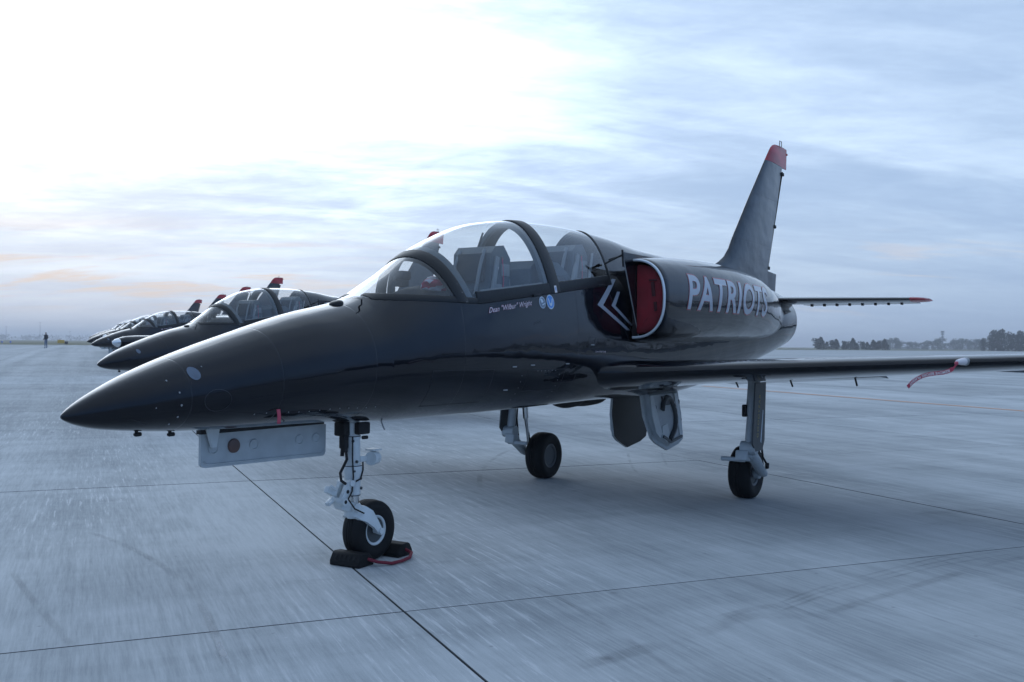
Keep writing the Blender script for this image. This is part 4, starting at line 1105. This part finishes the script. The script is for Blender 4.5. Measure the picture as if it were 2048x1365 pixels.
def markings(J, fus, nac_port, hero):
    # team lettering along the nacelle
    def lay(txt, x0, x1, z0, z1, off, bold, mt_, par, fn, shear=.25, dz=0.0):
        me = text_mesh(txt, 1.0, shear, bold, 1.06)
        xs = [v.co.x for v in me.vertices]; ys = [v.co.y for v in me.vertices]
        a, b, c, d = min(xs), max(xs), min(ys), max(ys)
        for v in me.vertices: v.co = Vector(((v.co.x-a)/(b-a)*(x1-x0)+x0, (v.co.y-c)/(d-c)*(z1-z0)+z0+(((v.co.x-a)/(b-a))*dz), 0))
        return decal('lettering', me, lambda u, v: fn(u, v, off), mt_, par)
    lay('PATRIOTS', 6.065, 8.715, 1.905, 2.285, .0022, .036, 'letter_red', nac_port, nac_side)
    lay('PATRIOTS', 6.08, 8.70, 1.917, 2.272, .0042, .020, 'letter_white', nac_port, nac_side)
    # chevrons ahead of the intake
    def chev(tip, ue, le, w):
        t, u, l = tip, ue, le
        return poly_mesh([[t, u, (u[0]+w*.85, u[1]), (t[0]+w*1.15, t[1])], [t, (t[0]+w*1.15, t[1]), (l[0]+w*.85, l[1]), l]])
    decal('chevron', chev((5.02, 1.925), (5.42, 2.19), (5.60, 1.70), .10), lambda u, v: side(u, v, .002), 'chevron_white', fus, .04, .04)
    decal('chevron', chev((5.31, 1.928), (5.48, 2.07), (5.70, 1.745), .075), lambda u, v: side(u, v, .002), 'chevron_white', fus, .04, .04)
    if not hero: return
    lay('Dean "Wilbur" Wright', 3.24, 3.87, 1.775, 1.835, .0022, .012, 'letter_red', fus, side, .45, .085)
    lay('Dean "Wilbur" Wright', 3.243, 3.867, 1.778, 1.832, .0040, .004, 'letter_pink', fus, side, .45, .085)
    lay('Crew Chief  Jody', 4.93, 5.14, 1.482, 1.502, .0022, .0, 'letter_pink', fus, side, 0)
    # round emblems under the sill
    e = decal('emblem', poly_mesh([ellipse(4.165, 1.915, .062, .062)]), lambda u, v: side(u, v, .002), 'emblem_pale', fus)
    decal('emblem_field', poly_mesh([ellipse(4.165, 1.915, .053, .053)]), lambda u, v: side(u, v, .0035), 'emblem_blue', fus)
    decal('emblem_wings', poly_mesh([[(4.125, 1.94), (4.14, 1.945), (4.155, 1.905), (4.165, 1.90), (4.165, 1.875), (4.145, 1.885)], [(4.205, 1.94), (4.19, 1.945), (4.175, 1.905), (4.165, 1.90), (4.165, 1.875), (4.185, 1.885)]]), lambda u, v: side(u, v, .005), 'emblem_pale', fus)
    decal('emblem', poly_mesh([ellipse(4.035, 1.905, .050, .050)]), lambda u, v: side(u, v, .002), 'emblem_pale', fus)
    decal('emblem_field', poly_mesh([ellipse(4.037, 1.903, .043, .043)]), lambda u, v: side(u, v, .0035), 'emblem_grey', fus)
    decal('emblem_wings', poly_mesh([[(4.0, 1.93), (4.03, 1.935), (4.05, 1.91), (4.02, 1.895)], [(4.02, 1.885), (4.07, 1.90), (4.07, 1.892), (4.03, 1.877)]]), lambda u, v: side(u, v, .005), 'emblem_pale', fus)
    decal('placard', poly_mesh([[(4.245, 1.985), (4.285, 1.99), (4.285, 2.05), (4.245, 2.045)]]), lambda u, v: side(u, v, .017), 'tag_white', fus)
    decal('placard', poly_mesh([[(4.258, 2.003), (4.272, 2.005), (4.272, 2.032), (4.258, 2.03)]]), lambda u, v: side(u, v, .019), 'emblem_blue', fus)

def body_details(J, fus):
    # pale sensor disc on the nose, screws, hatch outlines, vents and aerials
    decal('sensor_disc', poly_mesh([ellipse(.66, 1.372, .034, .036)]), lambda u, v: side(u, v, .002), 'disc_pale', fus, .02, .02)
    mb = MB(); rnd = random.Random(5)
    def dot(x, z, r=.0045):
        p = side(x, z, .001); q = side(x, z, .02); nv = Vector(q)-Vector(p); mb.lathe([(r, 0), (r*.7, .002)], p, nv, 8)
    for x, z, r in ((.50, 1.335, .006), (.55, 1.27, .006), (.56, 1.20, .007), (.555, 1.135, .006), (.53, 1.095, .006), (.72, 1.41, .004), (.42, 1.19, .004)): dot(x, z, r)
    for k in range(13): dot(1.06+.085*k, 1.125+.004*math.sin(k), .0042)
    for k in range(6): dot(3.95+.058*k, 1.335, .004)
    for k in range(5): dot(3.72+.006*k, 1.30-.05*k, .004); dot(4.32+.004*k, 1.30-.05*k, .004)
    mb.build('fastener', 'steel_grey', fus)['kind'] = 'stuff'
    def outline(pts, w=.006, mt_='panel_line', name='panel_outline'):
        polys = []
        n = len(pts)
        for i in range(n):
            a, b = Vector(pts[i]), Vector(pts[(i+1) % n]); t = (b-a); 
            if t.length < 1e-6: continue
            nn = Vector((-t.y, t.x)).normalized()*w/2; polys.append([tuple(a+nn), tuple(b+nn), tuple(b-nn), tuple(a-nn)])
        decal(name, poly_mesh(polys), lambda u, v: side(u, v, .0012), mt_, fus, .05, .05)
    outline(ellipse(.78, 1.22, .085, .062, 22), .004)
    outline([(4.81, 1.545), (4.93, 1.55), (4.93, 1.625), (4.81, 1.62)], .004)
    outline([(3.80, 1.17), (4.40, 1.17), (4.40, 1.345), (3.80, 1.345)], .004)
    outline([(3.86, 1.72), (3.97, 1.735), (3.97, 1.755)], .004)
    outline([(2.55, 1.10), (3.30, 1.10), (3.30, 1.36), (2.55, 1.36)], .003)
    mb = MB()
    for x, z in ((3.58, 1.375), (3.85, 1.385), (4.42, 1.39), (3.55, 1.19)):
        p = side(x, z, .004); mb.box(p, (.055, .010, .010), None, .003)
    p = side(4.87, 1.555, .004); mb.box(p, (.055, .012, .010), None, .003)
    mb.each('catch', 'steel_grey', fus)
    mb = MB(); w, t, b, zm = sec(1.98)
    mb.lathe([(.0, .017), (.032, .016), (.045, .009), (.05, 0), (.05, -.03)], (1.97, -.05, t), (-.28, 0, .95), 20); mb.build('air_vent', 'frame_black', fus)
    mb = MB(); q = side(2.05, 1.80, .0)
    mb.tube([(q[0], q[1], q[2]), (q[0]-.004, q[1]-.03, q[2]+.015), (q[0]-.012, q[1]-.035, q[2]+.05)], .006, 6); mb.build('probe', 'matte_black', fus)
    for x in (.44, .66):
        mb = MB(); z = sec(x)[2]; mb.tube([(x, -.01, z+.02), (x+.004, -.01, z-.012), (x+.012, -.01, z-.018)], .010, 8); mb.lathe([(.008, -.012), (.013, 0), (.012, .03)], (x, -.01, z-.018), (1, 0, 0), 8); mb.build('probe', 'matte_black', fus)
    mb = MB(); z = sec(2.45)[2]; mb.tube([(2.43, -.06, z+.02), (2.46, -.06, z-.04), (2.475, -.06, z-.06)], .006, 6); mb.build('probe', 'steel_grey', fus)
    # rounded fairings under the belly
    for x, y, l in ((5.75, .30, .26), (6.15, .32, .40)):
        mb = MB(); rr = []
        for i in range(11):
            a = math.pi*i/10; r_ = math.sin(a)**.6; rr.append([(x-l*math.cos(a), y+.13*r_*math.cos(k*math.pi/6), 1.005-.10*r_*math.sin(k*math.pi/6)) for k in range(7)])
        mb.loft(rr, closed=False); mb.build('belly_fairing', 'matte_black', J, sharp=60)
mat('panel_line', (.016, .019, .025), .5)

# ------------------------------------------------------------------ the jets
def make_jet(hero):
    J = empty('jet_trainer')
    f = fuselage(J); canopy(J); cockpit(J)
    npz = nacelle(J, -1); nacelle(J, 1)
    for s in (-1, 1): wing(J, s); tailplane(J, s); main_gear(J, s)
    fin(J); nose_gear(J); body_details(J, f); markings(J, f, npz, hero)
    return J
def children(o): return [c for c in bpy.data.objects if c.parent == o]
def copy_tree(o, parent=None, skip=()):
    c = o.copy(); COL.objects.link(c); c.parent = parent
    for ch in o.children:
        if ch.name.split('.')[0] in skip: continue
        copy_tree(ch, c, skip)
    return c
jet = make_jet(True)
bpy.context.view_layer.update()
tag(jet, 'glossy black jet trainer with white team lettering and chocked nose wheel', 'aircraft', 'black jets parked in a row')
ROW = [(6.62, 9.60, 9.3, 'black jet parked next beside the lettered jet, seen over its nose'),
       (20.3, 30.5, 8.0, 'black jet third in the row, red fin tip above the canopy of the second jet'),
       (26.6, 40.4, 6.0, 'black jet fourth in the row, between the third jet and the fifth'),
       (34.2, 51.8, 5.0, 'black jet fifth in the row, mostly behind the fourth jet'),
       (41.2, 62.4, 8.0, 'black jet at the far end of the row, only nose top and fin tip showing')]
for x, y, h, lab in ROW:
    j = copy_tree(jet, None, skip=('panel_outline', 'fastener', 'emblem', 'emblem_field', 'emblem_wings', 'placard'))
    j.location = (x, y, gz(x, y)); j.rotation_euler = (0, 0, R(h)); tag(j, lab, 'aircraft', 'black jets parked in a row')

# ------------------------------------------------------------------ loose things on and round the near jet
def things():
    # red inlet plugs
    for s, lab in ((-1, 'red fabric plug filling the intake beside the white lettering'), (1, 'red fabric plug in the intake on the far flank of the lettered jet')):
        mb = MB(); ring = lambda x, o: [nac_pt(5.63, math.pi/2-math.pi*k/28, o, s)[1:] for k in range(29)]
        rr = []
        for x, o in ((5.78, -.055), (5.69, -.055), (5.672, -.075), (5.668, -.13), (5.664, -.2)):
            r_ = [(x, p[0], p[1]) for p in ring(x, o)]
            yi = s*.512 if o > -.1 else s*(.512+(-.07-o)*.9)
            rr.append([(x, s*max(abs(p[1]), abs(yi)), p[2]) for p in r_])
        mb.loft(rr, cap=(True, True)); c = mb.build('intake_plug', 'cover_red', None, sharp=40)
        tag(c, lab, 'intake cover')
        m2 = MB(); m2.box((5.655, s*.69, 2.10), (.012, .035, .14), rotm('X', 6*s), .003); m2.box((5.655, s*.685, 2.185), (.012, .08, .016), None, .002); m2.box((5.655, s*.715, 1.93), (.012, .03, .09), rotm('X', -4), .003)
        m2.build('strap', 'strap_black', c)
    # rubber chocks and cord at the nose wheel
    def chock(name, cx, cy, rz, lab):
        mb = MB(); L_ = .26
        prof = [(-.085, 0), (-.085, .035), (-.055, .085), (-.035, .095), (.035, .09), (.085, .035), (.085, 0)]
        mb.prism(prof, 1, -L_/2, L_/2)
        o = mb.build(name, 'rubber', None, sharp=25)
        bv = o.modifiers.new('b', 'BEVEL'); bv.width = .008; bv.segments = 2
        o.location = (cx, cy, .0005); o.rotation_euler = (0, 0, rz); tag(o, lab, 'wheel chock')
        m2 = MB()
        for i in range(5): m2.box((-.0705, -.08+.04*i, .060), (.006, .020, .04), rotm('Y', 31), .002)
        m2.build('grip_bar', 'rubber', o)
        return o
    chock('wheel_chock', 2.175, -.03, R(4), 'black rubber chock against the front of the nose wheel')
    chock('wheel_chock', 2.60, -.03, R(180+3), 'black rubber chock against the rear of the nose wheel')
    mb = MB(); mb.tube([(2.20, -.150, .050), (2.24, -.215, .030), (2.32, -.27, .014), (2.42, -.28, .014), (2.52, -.27, .020), (2.60, -.22, .035), (2.61, -.150, .05)], .012, 8)
    o = mb.build('chock_cord', 'rope_red'); tag(o, 'dark red cord tying the two nose wheel chocks together', 'rope')
    # red tag hanging from the nose flank
    p = side(1.27, 1.165, .012); q = side(1.27, 1.06, .016)
    mb = MB(); v = []; 
    tp_ = side(1.215, 1.150, .004)
    for i in range(7):
        t = i/6; z = tp_[2]-.088*t; yy = tp_[1]-.006*math.sin(t*3)
        v += [(tp_[0]-.013+.004*t, yy, z), (tp_[0]+.013+.004*t, yy-.003, z)]
    mb.add(v, [(2*i, 2*i+1, 2*i+3, 2*i+2) for i in range(6)]); o = mb.build('safety_tag', 'tag_red')
    sd = o.modifiers.new('s', 'SOLIDIFY'); sd.thickness = .002; tag(o, 'small red cloth tag hanging low on the nose flank', 'tag')
    # pitot cover with streamer on the port wing
    yp = -3.46; xle = 5.57; zz = 1.282+.049*3.46
    mb = MB(); mb.lathe([(.0, -.40), (.014, -.395), (.018, -.36), (.026, -.20), (.030, -.08), (.024, -.06)], (xle, yp, zz), (1, 0, 0), 14)
    c = mb.build('pitot_cover', 'tag_white'); tag(c, 'white cloth cover on the pitot boom of the wing', 'pitot cover')
    mb = MB(); mb.lathe([(.008, -.02), (.015, 0), (.008, .02)], (xle-.42, yp, zz-.01), (1, 0, 0), 10); mb.build('cover_knot', 'tag_red', c)
    path = [Vector((xle-.395, yp, zz-.012)), Vector((xle-.38, yp+.05, zz-.075)), Vector((xle-.32, yp+.14, zz-.115)), Vector((xle-.22, yp+.27, zz-.135)), Vector((xle-.12, yp+.40, zz-.165)), Vector((xle-.05, yp+.52, zz-.23)), Vector((xle-.0, yp+.60, zz-.31))]
    path = [path[0]+(p_-path[0])*.68 for p_ in path]
    q = []
    for i in range(len(path)-1):
        p0, p1, p2, p3 = path[max(i-1, 0)], path[i], path[i+1], path[min(i+2, len(path)-1)]
        for k in range(6):
            t = k/6; q.append(.5*((2*p1)+(-p0+p2)*t+(2*p0-5*p1+4*p2-p3)*t*t+(-p0+3*p1-3*p2+p3)*t**3))
    q.append(path[-1])
    cum = [0.0]
    for a, b in zip(q, q[1:]): cum.append(cum[-1]+(b-a).length)
    tot = cum[-1]
    def pos(u, v, off=0.0):
        u = max(0, min(tot-1e-5, u)); i = max(0, min(len(q)-2, int(np.searchsorted(cum, u))-1)); t = (u-cum[i])/max(cum[i+1]-cum[i], 1e-6)
        p = q[i].lerp(q[i+1], t); tg = (q[i+1]-q[i]).normalized(); wv = Vector((.1, .25, 1)); wv = (wv-tg*wv.dot(tg)).normalized(); nn = tg.cross(wv)
        if nn.x > 0: nn = -nn
        return p+wv*v+nn*off
    mb = MB(); v = []; nS = 40
    for i in range(nS+1):
        u = tot*i/nS; hw = .007 if i < 4 else .016
        v += [tuple(pos(u, -hw)), tuple(pos(u, hw))]
    mb.add(v, [(2*i, 2*i+1, 2*i+3, 2*i+2) for i in range(nS)]); st = mb.build('streamer', 'tag_red', c)
    me = text_mesh('REMOVE BEFORE FLIGHT', 1.0, 0, .03); xs = [w.co.x for w in me.vertices]; ys = [w.co.y for w in me.vertices]; a, b = min(xs), max(xs)
    for w in me.vertices: w.co = Vector(((w.co.x-a)/(b-a)*(tot*.80)+tot*.15, .0115-(w.co.y-min(ys))/(max(ys)-min(ys))*.023, 0))
    decal('lettering', me, lambda u, w: pos(u, w, .0015), 'tag_white', c, .03, .02)
    # headset and bundled flag on the coaming
    rnd = random.Random(2)
    bm = bmesh.new(); bmesh.ops.create_icosphere(bm, subdivisions=3, radius=1)
    for w in bm.verts:
        n = w.co.normalized(); k = 1+.22*math.sin(5*n.x+3*n.y)*math.cos(4*n.z+2*n.x)+.10*math.sin(11*n.y+7*n.z)
        w.co = Vector((n.x*.13*k, n.y*.10*k, n.z*.055*k))
    me = bpy.data.meshes.new('cloth'); bm.to_mesh(me); bm.free(); me.materials.append(MATS['tag_red']); me.materials.append(MATS['cloth_white'])
    for p_ in me.polygons: p_.use_smooth = True; p_.material_index = 1 if math.sin(p_.center.x*70+p_.center.y*22) > -.1 else 0
    o = link('bundled_cloth', me); o.location = (2.93, -.17, 2.00); tag(o, 'bundled red and white cloth lying on the front cockpit coaming', 'cloth')
things()

# yellow stencil on the near leg door
def leg_text():
    yl = -1.405; yy = yl-.0788
    d = next(o for o in jet.children_recursive if o.name.startswith('leg_door') and o.data.vertices[0].co.y < 0)
    me = text_mesh('GOODYEAR', 1.0, 0, .01, 1.25); xs = [v.co.x for v in me.vertices]; ys = [v.co.y for v in me.vertices]
    a, b, c, e = min(xs), max(xs), min(ys), max(ys)
    for v in me.vertices:
        t = (v.co.x-a)/(b-a); s = (v.co.y-c)/(e-c)
        v.co = Vector((6.40+.06*t-s*.045, yy, .66+.42*t+s*.01))
    me.materials.append(MATS['tag_yellow']); link('lettering', me, d)
leg_text()

# ------------------------------------------------------------------ person by the grass edge
def at_dir(px, dist):
    d = cf+cr2*(px-1024)/1952.44; d = d[:2]/np.linalg.norm(d[:2]); p = CP[:2]+d*dist; return float(p[0]), float(p[1])
def person():
    x, y = at_dir(92, 116)
    V = [((0, 0, .98), .155), ((0, 0, 1.18), .16), ((0, -.01, 1.38), .175), ((0, -.01, 1.50), .07), ((0, -.02, 1.58), .065), ((0, -.02, 1.66), .10), ((0, -.02, 1.73), .085),
         ((-.20, 0, 1.42), .07), ((-.27, .02, 1.15), .055), ((-.24, -.10, .95), .045), ((-.23, -.14, .86), .04),
         ((.20, 0, 1.42), .07), ((.27, .02, 1.15), .055), ((.24, -.10, .95), .045), ((.23, -.14, .86), .04),
         ((-.10, 0, .88), .10), ((-.12, -.02, .50), .075), ((-.13, .02, .09), .05), ((-.14, -.13, .04), .04),
         ((.10, 0, .88), .10), ((.13, -.02, .50), .075), ((.15, .02, .09), .05), ((.16, -.13, .04), .04)]
    E_ = [(0, 1), (1, 2), (2, 3), (3, 4), (4, 5), (5, 6), (2, 7), (7, 8), (8, 9), (9, 10), (2, 11), (11, 12), (12, 13), (13, 14), (0, 15), (15, 16), (16, 17), (17, 18), (0, 19), (19, 20), (20, 21), (21, 22)]
    me = bpy.data.meshes.new('person'); me.from_pydata([v for v, r in V], E_, [])
    o = link('tmp', me); sk = o.modifiers.new('s', 'SKIN')
    for i, (v, r) in enumerate(V): me.skin_vertices[0].data[i].radius = (r, r*.8)
    me.skin_vertices[0].data[0].use_root = True
    ss = o.modifiers.new('u', 'SUBSURF'); ss.levels = 2; ss.render_levels = 2
    dg = bpy.context.evaluated_depsgraph_get(); m2 = bpy.data.meshes.new_from_object(o.evaluated_get(dg)); bpy.data.objects.remove(o)
    m2.name = 'person'
    for n in ('jeans', 'jacket', 'skin', 'hair'):
        m2.materials.append(MATS[n])
    for p in m2.polygons:
        z = p.center.z; ax = abs(p.center.x); p.use_smooth = True
        p.material_index = (2 if z < .93 and ax > .19 and z > .8 else 0 if z < .95 else 1 if z < 1.53 else 3 if (z > 1.69 or p.center.y > .02) else 2)
    o = link('person', m2); o.location = (x, y, gz(x, y)); o.rotation_euler = (0, 0, R(200))
    tag(o, 'person in dark jacket and jeans standing on the apron before the grass', 'person')
person()

def far_furniture():
    # yellow taxiway sign at the grass edge
    x, y = at_dir(122, 200); z = gz(x, y)
    e = empty('taxiway_sign', (x, y, z), yaw+R(180+8)); tag(e, 'small yellow taxiway sign standing at the grass edge', 'sign')
    mb = MB(); mb.box((0, 0, .62), (.2, 1.2, .62), None, .02); mb.build('sign_face', 'sign_yellow', e)
    for s in (-1, 1):
        mb = MB(); mb.tube([(0, s*.45, 0), (0, s*.45, .32)], .04, 8); mb.build('leg', 'steel_grey', e)
    mb = MB(); mb.box((0, .95, .40), (.18, .55, .5), None, .02); mb.build('back_panel', 'matte_black', e)
    # blue edge lights
    for px_, d in ((4, 190), (21, 190)):
        x, y = at_dir(px_, d); e = empty('edge_light', (x, y, gz(x, y)+.03)); tag(e, 'short blue taxiway edge light in the grass verge', 'light', 'taxiway edge lights')
        mb = MB(); mb.tube([(0, 0, 0), (0, 0, .35)], .05, 8); mb.build('stem', 'steel_grey', e)
        mb = MB(); mb.lathe([(.10, .33), (.13, .40), (.12, .56), (.05, .64), (0, .65)], (0, 0, 0), (0, 0, 1), 10); mb.build('lens', 'light_blue', e)
    # faint far masts
    for px_, d, h in ((12, 900, 11), (80, 950, 16), (140, 1000, 9)):
        x, y = at_dir(px_, d); e = empty('light_mast', (x, y, gz(x, y))); tag(e, 'thin pale mast far across the field', 'mast', 'masts far across the field')
        mb = MB(); mb.tube([(0, 0, 0), (0, 0, h)], [.22, .12], 6); mb.build('pole', 'steel_grey', e)
        mb = MB(); mb.box((0, 0, h), (1.2, 1.2, .3)); mb.build('lamp_head', 'steel_grey', e)
far_furniture()

# ------------------------------------------------------------------ trees
def crown_mesh(name, seed, h, w, base, kind, material, nleaf=760):
    rnd = random.Random(seed); v = []; f = []
    cl = []
    n = 14 if kind != 'pine' else 11
    for i in range(n):
        t = i/(n-1)
        if kind == 'pine': z = base+(h-base)*(.08+.9*t); r = w*(.5-.28*abs(t-.5))*rnd.uniform(.6, 1.1); a = rnd.uniform(0, 6.28); d = w*.24*rnd.random()
        elif kind == 'cone': z = base+(h-base)*t*.95; r = w*.5*(1-t)**.8+.25; a = rnd.uniform(0, 6.28); d = .1*w*rnd.random()
        else: z = base+(h-base)*(.08+.82*rnd.random()); r = w*rnd.uniform(.18, .32); a = rnd.uniform(0, 6.28); d = w*.34*rnd.random()**.6
        cl.append((d*math.cos(a), d*math.sin(a), z, r))
    for i in range(nleaf):
        x, y, z, r = cl[i % n]
        while True:
            p = Vector((rnd.uniform(-1, 1), rnd.uniform(-1, 1), rnd.uniform(-1, 1)))
            if .35 < p.length < 1: break
        c = Vector((x, y, z))+Vector((p.x*r, p.y*r, p.z*r*.75)); s = rnd.uniform(.22, .5)*(.6+.05*h)
        nr = Vector((rnd.uniform(-1, 1), rnd.uniform(-1, 1), rnd.uniform(-.3, 1))).normalized(); a = nr.orthogonal().normalized()*s; b = nr.cross(a)*rnd.uniform(.5, .9)
        k = len(v); v += [tuple(c-a), tuple(c-b*.8), tuple(c+a), tuple(c+b)]; f.append((k, k+1, k+2, k+3))
    me = bpy.data.meshes.new(name); me.from_pydata(v, [], f); me.materials.append(MATS[material]); return me
def trunk_mesh(h, w, seed):
    rnd = random.Random(seed); mb = MB()
    mb.tube([(0, 0, -.1), (rnd.uniform(-.1, .1), 0, h*.4), (rnd.uniform(-.2, .2), rnd.uniform(-.2, .2), h*.85)], [w, w*.7, w*.25], 7)
    for k in range(4):
        z = h*rnd.uniform(.4, .7); a = rnd.uniform(0, 6.28); mb.tube([(0, 0, z), (math.cos(a)*h*.16, math.sin(a)*h*.16, z+h*.14)], [w*.35, w*.1], 5)
    return mb.build('trunk', 'bark')
def trees():
    protos = {}
    def proto(kind, seed, h, w, base, m):
        key = (kind, seed)
        if key not in protos:
            t = trunk_mesh(h, .05*h*.5+.06, seed); tm = t.data; bpy.data.objects.remove(t)
            protos[key] = (tm, crown_mesh('crown', seed, h, w, base, kind, m))
        return protos[key]
    rnd = random.Random(12)
    def plant(name, px_, d, kind, seed, h, w, base, m, sc, label, group):
        tm, cm = proto(kind, seed, h, w, base, m); x, y = at_dir(px_, d)
        e = empty(name, (x, y, gz(x, y)), rnd.uniform(0, 6.28)); e.scale = (sc, sc, sc); tag(e, label, 'tree', group)
        link('trunk', tm, e); link('crown', cm, e)
    # low dark clumps
    hs = [17, 20, 11, 13, 16, 10, 12, 18, 9, 12, 11, 15, 14, 17]
    for i, hpx in enumerate(hs):
        px_ = 1634+i*10.3+rnd.uniform(-3, 3); d = 430+rnd.uniform(-10, 10); H = (hpx+4)*d/1952
        plant('small_tree', px_, d, 'cone' if i % 3 else 'round', 20+i % 4, 5.0, 4.2 if i % 3 else 5.4, .5, 'leaf_dark', H/5.0, 'low dark bushy tree in the thin clump behind the wing', 'low trees behind the wing')
    # hazy wood further off
    for i in range(22):
        px_ = 1775+i*9.2+rnd.uniform(-3, 3); d = 760+rnd.uniform(-40, 40); H = (17+rnd.uniform(-4, 6))*d/1952
        plant('oak_tree', px_, d, 'round', 40+i % 4, 8.0, 8.5, .1, 'leaf_mid', H/8.0, 'rounded grey-green tree in the hazy wood behind the wing', 'rounded trees in the hazy wood')
    for i in range(13):
        px_ = 1968+i*9.5+rnd.uniform(-3, 3); d = 470+rnd.uniform(-20, 20); H = (31+rnd.uniform(-7, 6)-(10 if i < 2 else 0))*d/1952
        plant('pine_tree', px_, d, 'pine', 60+i % 4, 9.0, 6.2, .2, 'leaf_pine', H/9.0, 'tall open-crowned pine behind the wing tip', 'pines behind the wing tip')
    # distant low wood on the left skyline and behind the photographer (seen mirrored in the paint)
    v = []; f = []
    def wood(n, az0, az1, dist, hh, seed):
        r2 = random.Random(seed)
        for i in range(n):
            az = R(r2.uniform(az0, az1)); d = dist*r2.uniform(.95, 1.08); h = hh*r2.uniform(.55, 1.1)
            x, y = CP[0]+math.cos(az)*d, CP[1]+math.sin(az)*d; z0 = gz(x, y)
            for k in range(26):
                a = r2.uniform(0, 6.28); rr = hh*.55*r2.random()**.5; z = z0+h*r2.random()**.8; s = hh*r2.uniform(.05, .12)
                c = Vector((x+math.cos(a)*rr, y+math.sin(a)*rr, z)); nr = Vector((r2.uniform(-1, 1), r2.uniform(-1, 1), r2.uniform(-.3, 1))).normalized(); aa = nr.orthogonal().normalized()*s; b = nr.cross(aa)
                q = len(v); v.extend([tuple(c-aa), tuple(c-b), tuple(c+aa), tuple(c+b)]); f.append((q, q+1, q+2, q+3))
    wood(260, 50, 75, 1700, 9, 4)
    wood(520, 150, 338, 420, 13, 9)
    me = bpy.data.meshes.new('distant_wood'); me.from_pydata(v, [], f); me.materials.append(MATS['leaf_mid'])
    o = link('distant_wood', me); tag(o, 'far low belt of woodland along the field edge', 'wood', kind='stuff')
    # mast standing out of the wood
    x, y = at_dir(1885, 740); e = empty('radio_mast', (x, y, gz(x, y))); tag(e, 'slim mast with aerial platforms rising from the hazy wood', 'mast')
    h = 34*740/1952
    mb = MB(); mb.tube([(0, 0, 0), (0, 0, h)], [.42, .25], 6); mb.build('pole', 'steel_grey', e)
    for k, zz in enumerate((.97, .84, .68)):
        mb = MB(); r_ = 1.3-.2*k
        for a in range(6): mb.box((math.cos(a*1.047)*r_*.8, math.sin(a*1.047)*r_*.8, h*zz), (.3, .6, 1.2), rotm('Z', a*60))
        mb.tube([(-r_*.8, 0, h*zz), (r_*.8, 0, h*zz)], .12, 5); mb.build('aerial_platform', 'steel_grey', e)
trees()

# ------------------------------------------------------------------ air
def haze():
    m = bpy.data.materials.new('haze'); m.use_nodes = True; t = m.node_tree; t.nodes.clear(); N, L = NT(t)
    pv = N('ShaderNodeVolumePrincipled'); pv.inputs['Density'].default_value = .0007; pv.inputs['Color'].default_value = (.93, .95, 1, 1); pv.inputs['Anisotropy'].default_value = .2
    o = N('ShaderNodeOutputMaterial'); L(pv.outputs[0], o.inputs['Volume'])
    MATS['haze'] = m
    mb = MB(); mb.box((900, 900, 16), (9000, 9000, 36)); b = mb.build('haze', 'haze'); b['kind'] = 'stuff'
    b['label'] = 'thin morning haze over the airfield'; b['category'] = 'haze'
haze()
